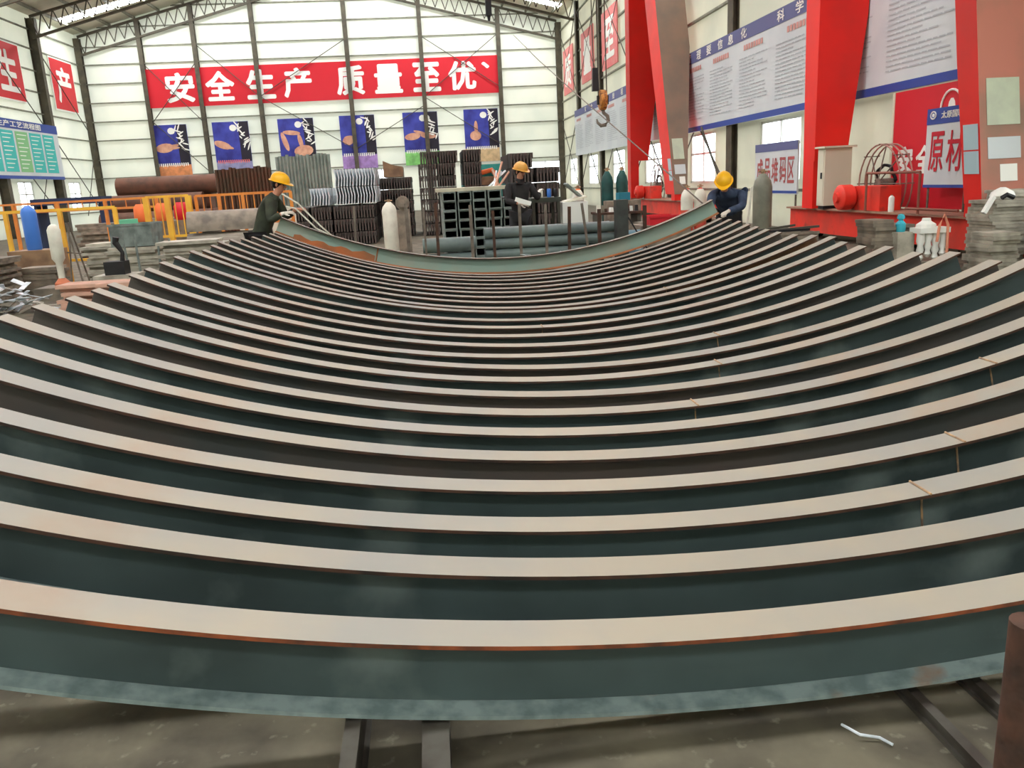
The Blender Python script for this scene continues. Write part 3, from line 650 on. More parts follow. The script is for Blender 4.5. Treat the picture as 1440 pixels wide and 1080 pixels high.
bstack('black', (-2.9, -2.3, -1.72), 23.6, [.02+.36*k for k in range(3)], 'dark profile bundle under the silvery ones', 'dark bundles under silver')
bstack('silver', (-2.2, -1.62), 23.6, [1.13, 1.61], 'bright silvery profile bundle', 'silvery bundles')
bstack('silver', (-2.9,), 23.6, [1.13], 'small bright silvery profile bundle beside the left worker', 'silvery bundle')
bstack('black', (-4.1, -3.52), 23.6, [.02, .38, .74], 'dark profile bundle right behind the left worker', 'dark bundles at the left end')
p = MB(); p.extr([(0, 0), (.6, 0), (.6, .3), (.3, .36), (0, .5)], (-1.25, 26.5, 1.83), (1, 0, 0), (0, 0, 1), (0, 1, 0), 1.5); single(p, 'timber_bundle', m_wood, 'brown timber bundle lying on the left dark stack', 'timber')
# upright corrugated sheet packs far left of the stacks
def corr(x0, x1, y, z1, M, lab, n=16):
    t = thing('sheet_pack', lab, 'sheets', ((x0+x1)/2, y, 0)); w_ = (x1-x0)/n
    for k in range(n):
        p = MB(); a = x0+k*w_; p.extr([(0, 0), (w_*.3, -.08), (w_*.7, -.08), (w_, 0), (w_*.7, .12), (w_*.3, .12)], (a, y, 0), (1, 0, 0), (0, 1, 0), (0, 0, 1), z1+random.uniform(-.05, .05))
        p.build('sheet', M, t)
corr(-8.6, -6.3, 36, 2.62, m_corrb, 'pack of upright brown corrugated sheets under the second poster')
corr(-6.1, -3.85, 36, 3.02, m_corrg, 'pack of upright grey-green corrugated sheets behind the left worker')
p = MB(); p.bb(1.55, 3.25, 34, 36, 0, 2.24); single(p, 'sheet_crate', m_teal, 'bright teal covered crate below the rightmost poster', 'crate')
p = MB(); p.tube([(1.6, 33.8, 1.85), (2.2, 33.7, 1.9), (2.7, 33.7, 2.0), (2.95, 33.7, 1.7)], .1, 8); single(p, 'orange_tarp', m_orng, 'rolled orange tarp in front of the teal crate', 'tarp')
p = MB(); p.bb(1.6, 2.95, 33.5, 33.95, 0, 1.76); single(p, 'timber_block', m_wood, 'timber block carrying the rolled orange tarp', 'block')
# small wire pile and gas cylinder among them
def gas(x, y, z0, h, r, M, lab, M2=None, valve=True, name='gas_cylinder'):
    t = thing(name, lab, 'cylinder', (x, y, z0)); p = MB()
    p.lathe((x, y, z0), [(r*.9, 0), (r, .03), (r, h*.8), (r*.85, h*.87), (r*.45, h*.93), (r*.3, h*.95)], 18); p.build('tank', M, t, smooth=True)
    if valve:
        q = MB(); q.cyl((x, y, z0+h*.95), (x, y, z0+h), r*.22, n=8); q.cyl((x-r*.5, y, z0+h*.975), (x+r*.5, y, z0+h*.975), r*.1, n=6); q.build('valve', m_weld, t)
    if M2: q = MB(); q.lathe((x, y, z0), [(r*1.01, h*.62), (r*1.01, h*.8), (r*.87, h*.87), (r*.47, h*.93)], 18); q.build('painted_shoulder', M2, t, smooth=True)
    return t
gas(-.84, 19.0, 0, 1.26, .165, m_wcyl, 'cream gas cylinder standing behind the beams near the centre')
p = MB(); p.cyl((-.55, 19.6, 1.15), (-.55, 19.8, 1.15), .16, .16, 16); p.cyl((-.55, 19.55, 1.15), (-.55, 19.85, 1.15), .1, .1, 12); p.bb(-.72, -.40, 19.6, 19.8, 0, 1.0); single(p, 'hose_drum', m_plat2, 'brown hose drum behind the cream gas cylinder', 'drum')

# ================================================================== CRANES ON THE RIGHT
def crane(yA, yB, lab_, zt, papers):
    """legs at yA (far) and yB (near) on one end carriage along Y; boom beam above the frame"""
    t = thing('gantry_crane', lab_, 'crane', (8.3, (yA+yB)/2, 0)); M = [m_red]
    # end carriage
    y0, y1 = yB-1.9, yA+1.5; p = MB(); p.bb(8.15, 8.75, y0, y1, .14, .62)
    ca = p.build('end_carriage', m_red2, t); q = MB(); q.bb(8.05, 8.85, y0, y1, .62, .655); q.build('top_plate', mat('plate_dusty', (150, 110, 92), (170, 130, 106), scale=3), ca)
    for y in (y0+.5, y1-.5, (y0+y1)/2):
        q = MB(); q.cyl((8.25, y, .17), (8.65, y, .17), .17, n=20); q.build('wheel', m_rod, ca)
    # far leg: tapered box ending above a narrow foot
    def leg(yt, yb, xb0, dp, w_t, w_b, front, zb):
        p = MB(); h = zt
        xa = 7.95
        vs = [(xa, yb, zb), (xa+w_b, yb, zb), (xa+w_b, yb+dp*.8, zb), (xa, yb+dp*.8, zb), (xa, yt, h), (xa+w_t, yt, h), (xa+w_t, yt+dp, h), (xa, yt+dp, h)]
        zm = (2.9 if yA < 20 else 5.5) if front else 4.4; tt = (zm-zb)/(h-zb); wm = w_t
        mid = [(xa, yb+(yt-yb)*tt, zm), (xa+wm, yb+(yt-yb)*tt, zm), (xa+wm, yb+(yt-yb)*tt+dp*.95, zm), (xa, yb+(yt-yb)*tt+dp*.95, zm)]
        V = vs[:4]+mid+vs[4:]
        F = [(3, 2, 1, 0), (8, 9, 10, 11)]
        for a in (0, 4): F += [(a, a+1, a+5, a+4), (a+1, a+2, a+6, a+5), (a+2, a+3, a+7, a+6), (a+3, a, a+4, a+7)]
        p.add(V, F, [0, 0]+[1, 0, 0, 0]*2); return p
    p = leg(yA, yA, 0, .62, 1.0, .68, False, 1.6 if yA < 20 else 2.05); l1 = p.build('leg', [m_red, m_red], t)
    q = MB(); q.bb(7.95, 8.27, yA+.03, yA+.5, .655, 1.6 if yA < 20 else 2.05); q.build('leg_foot', m_red, l1)
    LN = 1.4 if yA < 20 else 2.75; p = leg(yB+LN, yB, 0, .5 if yA < 20 else 1.25, .84 if yA < 20 else 1.0, .66 if yA < 20 else .42, True, .85); l2 = p.build('leg', [m_red, papers[1]], t)
    q = MB(); q.bb(7.96, 8.36, yB+.03, yB+.4, .655, .86); q.build('leg_foot', m_red, l2)
    q = MB(); q.bb(-20, 8.95, (yA+yB)/2-.6, (yA+yB)/2+.6, zt+.35, zt+1.7); q.build('bridge_girder', m_red, t)
    q = MB(); q.bb(7.95, 8.95, yB+LN-.1, yA+.8, zt, zt+.35); q.build('head_beam', m_red, t)
    for sx in (-19.4,):
        q = MB(); q.bb(sx-.4, sx+.4, (yA+yB)/2-.5, (yA+yB)/2+.5, 0, zt+.35); q.build('leg', m_red, t)
    # notices on the near leg
    k = (0, .6, 1.0)
    zt_ = lambda z: yB+LN*(z-.85)/(zt-.85)
    def sheet(xa, xb, za, zb_, M, name='notice_sheet'):
        q = MB(); q.add([(xa, zt_(za)-.012, za), (xb, zt_(za)-.012, za), (xb, zt_(zb_)-.012, zb_), (xa, zt_(zb_)-.012, zb_), (xa, zt_(za)-.004, za), (xb, zt_(za)-.004, za), (xb, zt_(zb_)-.004, zb_), (xa, zt_(zb_)-.004, zb_)],
                        [(0, 1, 2, 3), (7, 6, 5, 4), (0, 4, 5, 1), (1, 5, 6, 2), (2, 6, 7, 3), (3, 7, 4, 0)]); return q.build(name, M, l2)
    kx = 1.0 if yA < 20 else .72
    sheet_ = sheet; sheet = lambda a, b_, *r: sheet_(7.97+(a-7.97)*kx, 7.97+(b_-7.97)*kx, *r)
    sheet(8.06, 8.56, 1.95, 2.6, mat('notice_green', (196, 204, 178), (186, 192, 170), scale=4)); sheet(8.06, 8.56, 1.48, 1.78, m_board); sheet(8.24, 8.5, 1.16, 1.40, m_white)
    q = MB()                                    # two pale sheets on the narrow side of the near leg
    for za, zb_ in ((1.28, 1.6), (1.62, 1.98)):
        q.add([(7.944, zt_(za)+.03, za), (7.944, zt_(za)+.36, za), (7.944, zt_(zb_)+.36, zb_), (7.944, zt_(zb_)+.03, zb_), (7.938, zt_(za)+.03, za), (7.938, zt_(za)+.36, za), (7.938, zt_(zb_)+.36, zb_), (7.938, zt_(zb_)+.03, zb_)],
              [(0, 1, 2, 3), (7, 6, 5, 4), (0, 4, 5, 1), (1, 5, 6, 2), (2, 6, 7, 3), (3, 7, 4, 0)])
    q.build('side_notice', mat('notice_blue', (180, 206, 214)), l2)
    # drive motor
    ym = yA-1.35
    q = MB(); q.lathe((8.1, ym, .90), [(.12, 0), (.2, -.02), (.235, -.06), (.235, -.27), (.2, -.30), (.1, -.31), (.09, -.36), (.03, -.36)], 20, axis='X')
    mo = q.build('motor', m_red2, t, smooth=True)
    q = MB(); q.bb(8.1, 8.5, ym-.95, ym+.05, .66, 1.10); q.build('gearbox', m_red2, t)
    yr = ym+.05; q = MB(); hub = Vector((8.66, yr-.15, 1.12)); rr = .72
    for dx in (-.12, 0, .12):
        q.tube([hub+Vector((dx, rr*math.cos(a), rr*math.sin(a))) for a in [2*math.pi*k/28 for k in range(29)]], .016, 6)
    rl = q.build('cable_reel', mat('reel_brown', (176, 128, 116), (140, 110, 98), scale=4), t)
    q = MB()
    for k in range(8):
        a = 2*math.pi*k/8; q.cyl(hub+Vector((-.13, .1*math.cos(a), .1*math.sin(a))), hub+Vector((0, rr*math.cos(a), rr*math.sin(a))), .012, n=6)
        q.cyl(hub+Vector((-.16, rr*math.cos(a), rr*math.sin(a))), hub+Vector((.16, rr*math.cos(a), rr*math.sin(a))), .01, n=6)
    q.build('spoke', m_postg, rl)
    q = MB(); q.tube([hub+Vector((.02*math.sin(7*a), .34*math.cos(a), .34*math.sin(a))) for a in [2*math.pi*k/40 for k in range(80)]], .03, 6); q.build('wound_cable', m_black, rl)
    q = MB(); q.cyl(hub+Vector((-.14, 0, 0)), hub+Vector((.14, 0, 0)), .1, n=14); q.bb(8.6, 8.72, yr-.23, yr-.07, .655, 1.1); q.build('reel_stand', m_postg, rl)
    return t
nc = crane(16.6, 11.3, 'near red gantry crane with tapered legs at the right of the hall', 8.9, (0, m_lpink))
fc = crane(32.0, 26.3, 'far red gantry crane with tapered legs at the right of the hall', 8.9, (0, m_taupe))
# control cabinet in front of the near crane's far leg
t = thing('control_cabinet', 'tall beige control cabinet on the near crane carriage', 'cabinet', (8.2, 16.2, .66))
p = MB(); p.bb(7.94, 8.50, 16.12, 16.42, .72, 1.84); p.build('body', m_cab, t)
p = MB(); p.bb(7.88, 8.56, 16.04, 16.46, 1.84, 1.875); p.build('rain_roof', m_cab, t)
p = MB(); p.bb(7.925, 7.94, 16.15, 16.39, .76, 1.80); d_ = p.build('door', m_cab, t); q = MB(); q.bb(7.905, 7.925, 16.19, 16.23, 1.25, 1.37); q.build('handle', m_black, d_)
p = MB(); p.bb(7.96, 8.44, 16.16, 16.38, .655, .72); p.build('plinth', m_black, t)
gas(8.12, 13.95, .655, .30, .05, m_white, 'small white bottle standing on the near crane carriage', name='bottle', valve=True)
# tubular guard frame by the red board
p = MB()
for a, b_ in (((8.0, 14.6, 1.33), (8.0, 12.95, 1.33)), ((8.0, 12.95, 1.33), (8.0, 12.95, .66)), ((8.0, 13.3, .74), (8.0, 11.9, .74)), ((8.0, 14.6, 1.33), (8.0, 14.6, .66))): p.cyl(a, b_, .022, n=8)
single(p, 'guard_rail', mat('guard_brown', (140, 84, 68)), 'thin rusty guard frame above the near crane carriage', 'rail')
# hook block hanging from the far crane
HX, HY = 6.35, 29.45
t = thing('hook_block', 'yellow and black hook block hanging before the long wall board', 'hook', (HX, HY, 3.1))
p = MB(); p.lathe((HX-.13, HY, 4.1), [(.1, 0), (.32, .02), (.34, .06), (.34, .2), (.32, .24), (.1, .26)], 20, axis='X'); p.build('sheave', mat('hook_orange', (206, 140, 60), (120, 70, 40), scale=9), t, smooth=True)
p = MB(); p.bb(HX-.2, HX+.2, HY-.06, HY+.06, 3.95, 4.25); p.cyl((HX, HY, 3.95), (HX, HY, 3.75), .07, n=10); p.build('cheek', m_black, t)
p = MB(); p.tube([(HX, HY, 3.8), (HX+.02, HY, 3.68), (HX+.16, HY, 3.56), (HX+.19, HY, 3.4), (HX+.08, HY, 3.27), (HX-.08, HY, 3.25), (HX-.2, HY, 3.36), (HX-.22, HY, 3.48)], [.06, .06, .065, .07, .07, .06, .045, .02], 10); p.build('hook', mat('hook_grey', (120, 116, 104)), t, smooth=True)
p = MB(); p.cyl((HX-.15, HY, 4.2), (HX-.15, HY, 9.3), .02, n=6); p.cyl((HX+.15, HY, 4.2), (HX+.1, HY, 9.3), .02, n=6); p.build('rope', m_rod, t)
t = thing('pendant_box', 'black pendant switch box above the hook block', 'switch', (6.05, 29.2, 4.4)); p = MB(); p.box((6.05, 29.2, 4.75), (.22, .2, .75), taper=.8); p.build('box', m_black, t)
p = MB(); p.cyl((6.0, 29.2, 5.1), (5.95, 29.2, 9.3), .018, n=6); p.build('cable', m_rod, t)
t = thing('hoist', 'small black hoist hanging near the roof at the far end', 'hoist', (3.45, 40, 8.7)); p = MB(); p.box((3.45, 40, 9.25), (.26, .26, .75)); p.cyl((3.45, 40, 8.9), (3.45, 40, 8.65), .09, .05, 10); p.build('body', m_black, t)
p = MB(); p.cyl((3.35, 40, 9.6), (3.35, 40, 12.5), .02, n=6); p.cyl((3.55, 40, 9.6), (4.3, 40, 12.3), .02, n=6); p.build('rope', m_rod, t)
p = MB(); p.tube([(3.4, 30, 6.4), (3.6, 25.5, 4.95), (3.85, 20, 3.28), (4.1, 14.5, 1.66), (4.2, 12.3, 1.0)], .012, 5); single(p, 'hanging_cable', m_postg, 'thin pale cable slanting down to the right worker', 'cable')

# ================================================================== THINGS AT THE RIGHT, ON THE FLOOR
gas(5.75, 13.9, 0, 1.5, .16, m_gcyl, 'tall grey gas cylinder standing right of the right worker')
p = MB(); p.cyl((5.5, 13.9, .0), (5.1, 15.2, 2.3), .02, n=6); single(p, 'leaning_rod', m_rod, 'thin dark rod leaning beside the tall grey gas cylinder', 'rod')
p = MB(); p.bar((5.30, 13.6, 0), (5.44, 13.6, 1.22), .035, .035); single(p, 'leaning_batten', m_wcyl, 'pale batten leaning on the tall grey gas cylinder', 'batten')
for k, x in enumerate((5.15, 5.42)): gas(x, 16.2, .0, 1.27, .12, mat('cylinder_red', (206, 84, 66)), ('left' if k == 0 else 'right')+' one of two red gas cylinders with cream tops behind the right worker', m_wcyl)
def bin_(x0, x1, y0, y1, z0, z1, M, lab, name='parts_bin', cat='bin'):
    t = thing(name, lab, cat, ((x0+x1)/2, (y0+y1)/2, z0)); p = MB(); e = .02
    p.bb(x0, x1, y0, y1, z0, z0+e); p.bb(x0, x0+e, y0, y1, z0+e, z1); p.bb(x1-e, x1, y0, y1, z0+e, z1); p.bb(x0+e, x1-e, y0, y0+e, z0+e, z1); p.bb(x0+e, x1-e, y1-e, y1, z0+e, z1); p.build('shell', M, t)
    for a, b_ in ((y0-.015, y0), (y1, y1+.015)):
        q = MB(); q.bb(x0-.015, x1+.015, a, b_, z1-.03, z1+.01); q.build('rim', M, t)
    return t
bin_(3.5, 3.95, 12.9, 13.3, .72, .86, m_sred, 'low crimson tray behind the right end of the farthest beam', 'tray', 'tray')
p = MB(); p.bb(3.35, 4.15, 12.85, 13.6, 0, .72); single(p, 'steel_crate', m_plat2, 'grey-brown crate under the crimson tray', 'crate')
def plate_stack(x, y, z0, n, w_, d, th, M, what, where, jit=.03, rz=0, gap=.002, name='steel_plate'):
    q = MB(); q.bb(-w_/2, w_/2, -d/2, d/2, 0, th); first = None
    for k in range(n):
        loc = (x+random.uniform(-jit, jit), y+random.uniform(-jit, jit), z0+k*(th+gap)); r_ = rz+random.uniform(-.06, .06)
        if first is None: first = q.build(name, M); o = first
        else: o = first.copy(); COL.objects.link(o)
        o.location = loc; o.rotation_euler = (0, 0, r_)
        tag(o, ('topmost %s of %s' % (what, where)) if k == n-1 else '%s %s from the top of %s' % (ORD[n-1-k], what, where), 'plate', 'plates of '+where)
plate_stack(6.88, 9.5, 0, 14, .36, .4, .042, m_plate, 'grey plate', 'the short stack left of the tall right-edge stacks')
plate_stack(7.42, 10.2, 0, 22, .5, .5, .042, m_plate, 'grey plate', 'the tall stack in front of the crane leg')
plate_stack(7.72, 9.4, 0, 20, .48, .45, .042, m_plat2, 'brownish plate', 'the turned stack at the right edge', rz=.5)
plate_stack(8.15, 10.9, 0, 24, .5, .5, .042, m_plate, 'grey plate', 'the rearmost stack at the right edge')
plate_stack(6.15, 10.9, 0, 16, .3, .45, .045, m_plat2, 'dark plate', 'the stack left of the teal bottle')
plate_stack(6.55, 11.2, 0, 14, .38, .5, .045, m_plat2, 'dark plate', 'the stack behind the teal bottle')
for k in range(5):
    p = MB(); x = 7.25+.11*k; p.bar((x, 8.85, .0), (x+.1, 9.12, .86), .06, .04); single(p, 'flat_bar', m_plat2, '%s flat bar leaning on the plate stacks at the right edge' % ORD[k], 'bar', 'bars leaning on the right stacks')
p = MB(); p.bar((7.0, 9.9, .82), (7.13, 9.92, 1.02), .05, .05); single(p, 'white_peg', m_white, 'short white peg on the tall stack before the crane leg', 'peg')
p = MB(); p.lathe((7.45, 10.2, .968), [(.11, 0), (.15, .04), (.13, .09), (.07, .13), (.03, .15)], 10); single(p, 'white_sack', m_white, 'white sack lying on top of the right-hand plates', 'sack', smooth=True)
p = MB(); p.tube([(7.3, 10.0, .99), (7.36, 9.99, 1.03), (7.45, 9.98, .99)], .03, 8); single(p, 'black_clamp', m_black, 'small black clamp on top of the right-hand plates', 'clamp')
# white fittings with teal bottle
t = thing('valve_unit', 'white valve fittings with drooping ends beside the teal bottle', 'fitting', (6.72, 10.5, .2))
p = MB(); p.box((6.68, 10.5, .60), (.42, .26, .07)); p.lathe((6.62, 10.5, .63), [(.13, 0), (.12, .05), (.06, .09), (.05, .13)], 12); p.build('base', m_white, t)
for k in range(4):
    p = MB(); x = 6.52+.105*k; p.lathe((x, 10.44, .20+.05*(k % 2)), [(.02, 0), (.045, .04), (.03, .09), (.05, .14), (.035, .2), (.055, .26), (.05, .37)], 10); p.build('fitting_leg', m_white, t, smooth=True)
p = MB(); p.bb(6.45, 6.95, 10.3, 10.62, 0, .2); single(p, 'steel_block', m_plat2, 'low block under the white valve fittings', 'block')
t = thing('teal_bottle', 'small teal bottle standing beside the white fittings', 'bottle', (6.33, 10.7, .74)); x = 6.38
p = MB(); p.bb(6.26, 6.5, 10.55, 10.85, 0, .58); single(p, 'steel_block', m_plate, 'narrow block carrying the teal bottle', 'block')
p = MB(); p.lathe((x, 10.7, .58), [(.055, 0), (.065, .02), (.065, .11), (.03, .15), (.03, .17)], 14); p.build('body', m_cyan, t, smooth=True)
p = MB(); p.lathe((x, 10.7, .75), [(.045, 0), (.05, .03), (.035, .06), (.01, .07)], 12); p.build('cap', m_cyan, t, smooth=True)
p = MB(); p.tube([(6.70, 10.36, .45), (6.72, 10.36, .66), (6.78, 10.36, .80), (6.84, 10.36, .66), (6.85, 10.36, .30)], .018, 8); single(p, 'hose_loop', mat('hose_orange', (232, 150, 120)), 'pale orange hose loop standing up from the white fittings', 'hose')

bin_(5.2, 6.0, 12.3, 12.9, .02, .52, m_plat2, 'dull metal bin behind the right beam tips, below the grey gas cylinder')
for k, (x0, x1, dz) in enumerate(((5.0, 5.95, 0), (5.3, 6.15, .03), (5.1, 5.8, .06))):
    p = MB(); p.bar((x0, 12.45+.12*k, .55), (x1, 12.5+.1*k, .55+dz), .04, .035); single(p, 'steel_bar', m_rod if k else m_black, '%s steel bar lying across the dull metal bin, counting from the front' % ORD[k], 'bar', 'bars on the dull metal bin')

# ---- middle: bench, box, green cylinders
t = thing('work_bench', 'dark steel work bench right of the standing worker', 'bench', (2.15, 15.0, 0))
p = MB(); p.bb(1.85, 2.38, 14.7, 15.5, 1.12, 1.2); p.build('top', mat('bench_dark', (70, 74, 64), (54, 56, 50), scale=4), t)
for x in (1.89, 2.34):
    for y in (14.74, 15.46): p = MB(); p.bb(x-.025, x+.025, y-.025, y+.025, 0, 1.12); p.build('leg', m_rod, t)
t = thing('welding_set', 'white welding machine with sloping grey lid beside the bench', 'machine', (2.65, 15.0, 0))
p = MB(); p.bb(2.42, 2.88, 14.8, 15.4, .55, 1.1); p.build('housing', m_white, t)
p = MB(); p.bar((2.5, 15.1, 1.1), (2.88, 15.1, 1.18), .5, .03); p.build('lid', m_cab, t)
p = MB(); p.bar((2.55, 15.2, 1.42), (2.85, 15.2, 1.15), .35, .03); p.build('sloping_panel', m_tube, t)
p = MB(); p.bb(2.45, 2.85, 14.85, 15.35, 0, .55); p.build('trolley', m_rod, t)
for k, (x, z, M, lab) in enumerate(((2.2, 1.2, m_bluec, 'small blue can standing on the dark work bench'), (2.05, 1.2, m_wcyl, 'small cream can standing on the dark work bench'), (2.32, 1.2, m_black, 'thin black can standing on the dark work bench'))):
    p = MB(); p.lathe((x, 14.9, z), [(.035, 0), (.04, .01), (.04, .13), (.03, .15)], 12); single(p, 'paint_can', M, lab, 'can', smooth=True)
for k, (x, s_) in enumerate(((4.38, 'left'), (4.74, 'right'))): gas(x, 20, 0, 1.72, .145, m_green, '%s one of two dark green gas cylinders before the right wall' % s_)
p = MB(); p.box((4.62, 19.4, 1.04), (.28, .2, .18), .2); single(p, 'hose_bundle', mat('hose_teal', (40, 120, 140)), 'cyan coiled hose bundle at the foot of the green cylinders', 'hose')
p = MB(); p.bb(4.2, 5.0, 19.2, 19.65, 0, .95); single(p, 'tool_chest', m_plat2, 'brown tool chest in front of the green cylinders', 'chest')
gas(3.2, 17.5, 0, 1.36, .13, m_orng, 'orange gas cylinder with pale top behind the welding machine', m_wcyl)
# clutter of small parts on a low table in the middle
t = thing('parts_table', 'low table heaped with small parts left of the thick dark post', 'table', (3.2, 14.6, 0))
p = MB(); p.bb(2.95, 3.75, 14.3, 14.9, .86, .9); p.build('top', m_rpost, t)
for x in (3.0, 3.7): p = MB(); p.bb(x-.03, x+.03, 14.35, 14.85, 0, .86); p.build('leg', m_rod, t)
for k in range(10):
    x = 3.0+.075*k; M = [m_wcyl, m_plat2, m_rpost, m_white, m_black][k % 5]; p = MB(); h = random.uniform(.05, .16); p.box((x, 14.45+.05*(k % 3), .9+h/2), (.06, .08, h), random.uniform(-.5, .5), taper=.85)
    single(p, 'small_part', M, '%s small metal part from the left on the low parts table' % ORD[k], 'part', 'small parts on the low table')
# blocks right of the thick post
plate_stack(3.75, 13.9, 0, 14, .5, .4, .05, m_plat2, 'brown plate', 'the stack right of the thick dark post', jit=.05)
for k in range(6):
    p = MB(); rnd = random.Random(k+40); p.bar((1.45+rnd.uniform(-.3, .3), 17.2, 1.32), (1.3+rnd.uniform(.1, .5), 17.4, 1.7+rnd.uniform(0, .25)), .03, .03)
    single(p, 'scrap_strip', m_silv if k % 2 else m_plat3, '%s bright scrap strip sticking up behind the standing worker' % ORD[k], 'strip', 'scrap strips behind the standing worker')
bstack('black', (2.95, ), 20.0, [.02+.36*k for k in range(5)], 'dark profile bundle, right stack behind the standing worker', 'dark bundles behind the standing worker')
bundle('black', 2.35, 20.2, 1.46, 'dark profile bundle topmost directly behind the standing worker', 'dark bundles behind worker top'); 
bstack('black', (2.35,), 20.2, [.02+.36*k for k in range(4)], 'dark profile bundle, left stack behind the standing worker', 'dark bundles behind worker')
bundle('black', 2.35, 20.2, 1.82, 'dark profile bundle crowning the pile behind the standing worker', 'dark bundles behind worker top2')

# ================================================================== THINGS AT THE LEFT
def fence(pts, zt, zr, lab, M, post_every=1.2, balus=.16, pw=.07, zb=0.0):
    a, b_ = Vector(pts[0]), Vector(pts[1]); L_ = (b_-a).length; d = (b_-a)/L_
    t = thing('safety_fence', lab, 'fence', a)
    for z in (zt, zr):
        p = MB(); p.bar(a+Vector((0, 0, z)), b_+Vector((0, 0, z)), .05, .05); p.build('rail', M, t)
    n = max(1, round(L_/post_every))
    for k in range(n+1):
        q = a+d*L_*k/n; p = MB(); p.bb(q.x-pw/2, q.x+pw/2, q.y-pw/2, q.y+pw/2, 0, zt); p.build('post', M, t)
    n = round(L_/balus)
    for k in range(1, n):
        q = a+d*L_*k/n; p = MB(); p.bb(q.x-.01, q.x+.01, q.y-.01, q.y+.01, zr, zt); p.build('baluster', M, t)
    return t
fence([(-10.2, 17.3, 0), (-5.9, 16.6, 0)], 1.41, .45, 'yellow safety fence crossing before the blue gas cylinder', m_yel, post_every=1.05, balus=2.0)
fence([(-13.2, 24.0, 0), (-6.0, 19.5, 0)], 1.56, 1.36, 'long yellow-orange fence in the second row on the left', m_ora, post_every=1.6, balus=.5)
fence([(-5.75, 18.0, 0), (-4.9, 18.0, 0)], 1.56, .75, 'short bright yellow gate panel between the two left fences', m_yel, post_every=.42, balus=.14, pw=.11)
fence([(-4.8, 18.2, 0), (-2.75, 17.6, 0)], 1.54, .95, 'orange fence behind the curved steel sheets left of the left worker', m_ora, post_every=.5, balus=.17, pw=.06)
p = MB(); p.bb(-4.0, -2.8, 18.3, 18.35, 0, 1.2); single(p, 'screen_sheet', m_wcyl, 'pale sheet standing behind the orange fence', 'sheet')
gas(-7.22, 16.05, .72, .84, .13, m_bluec, 'bright blue gas cylinder by the left fence', valve=False)
p = MB(); p.bb(-7.6, -6.8, 15.8, 16.4, 0, .72); single(p, 'wooden_crate', m_wood, 'brown wooden crate under the blue gas cylinder', 'crate')
# white cylinder on red foot with tripod
t = thing('white_cylinder', 'white cylinder with narrow lower end on a red foot, far left', 'cylinder', (-6.0, 14.2, .2))
p = MB(); p.lathe((-6.05, 14.2, .33), [(.05, 0), (.055, .25), (.1, .32), (.1, .78), (.07, .84), (.03, .87)], 16); p.build('body', m_wcyl, t, smooth=True)
p = MB(); p.lathe((-6.05, 14.2, .2), [(.12, 0), (.12, .05), (.05, .13)], 14); p.build('foot', mat('foot_orange', (196, 112, 76)), t, smooth=True)
p = MB(); p.bb(-6.4, -5.7, 13.9, 14.5, 0, .2); single(p, 'steel_block', m_plat2, 'low block under the white cylinder', 'block')
p = MB()
for a, b_ in (((-5.85, 14.0, .0), (-5.72, 14.0, 1.22)), ((-5.62, 14.0, 0), (-5.76, 14.0, 1.22)), ((-5.7, 14.5, 0), (-5.74, 14.05, 1.22))): p.cyl(a, b_, .014, n=6)
p.bar((-5.82, 14.0, .75), (-5.6, 14.0, .72), .02, .02); single(p, 'tripod', m_postg, 'thin steel tripod right of the white cylinder', 'tripod')
plate_stack(-7.55, 14.4, 0, 15, 1.2, .7, .045, m_plat2, 'brown plate', 'the wide pile at the far left', jit=.06)
plate_stack(-6.75, 15.2, 0, 9, .6, .5, .05, m_plat2, 'brown plate', 'the low pile left of the white cylinder', jit=.03)
plate_stack(-5.1, 15.2, 0, 14, .85, .6, .05, m_plate, 'grey plate', 'the pile under the metal bin', jit=.06)
plate_stack(-5.9, 16.1, 0, 15, .75, .6, .05, m_plate, 'grey plate', 'the pile behind the tripod', jit=.08)
plate_stack(-3.85, 14.2, 0, 16, .95, .6, .05, m_plate, 'grey plate', 'the ragged pile at the left beam tips', jit=.07)
plate_stack(-4.78, 12.2, 0, 8, .8, .5, .05, m_plat3, 'pinkish plate', 'the low pile by the silver scrap', jit=.07)
plate_stack(-4.05, 11.6, 0, 9, .55, .5, .05, m_plat3, 'pinkish plate', 'the small pile nearest the beam tips', jit=.1)
bin_(-5.45, -4.75, 14.9, 15.5, .74, 1.12, m_tube, 'grey-green metal bin on the plates behind the tripod')
p = MB(); p.box((-5.2, 15.2, 1.16), (.3, .2, .08), .3); single(p, 'green_rag', mat('rag_green', (110, 190, 150)), 'pale green rag on the grey metal bin', 'rag')
for k, x in enumerate((-4.98, -4.82, -4.5, -4.35)):
    p = MB(); p.bar((x, 14.3, 0), (x-.06+.04*k, 14.3, 1.02-.05*k), .03, .03); single(p, 'upright_bar', m_tube, '%s upright bar from the left before the plate piles' % ORD[k], 'bar', 'upright bars before the left piles')
t = thing('black_grinder', 'black hand machine with a crooked handle beside the upright bars', 'tool', (-4.75, 13.2, .42)); p = MB(); p.bb(-4.95, -4.65, 13.1, 13.35, .42, .62); p.build('body', m_black, t)
p = MB(); p.tube([(-4.7, 13.2, .6), (-4.68, 13.2, .75), (-4.76, 13.2, .9), (-4.74, 13.2, .98)], [.04, .03, .05, .05], 8); p.build('handle', m_black, t)
p = MB(); p.bb(-5.1, -4.5, 13.0, 13.5, 0, .42); single(p, 'steel_block', m_plate, 'grey block under the black hand machine', 'block')
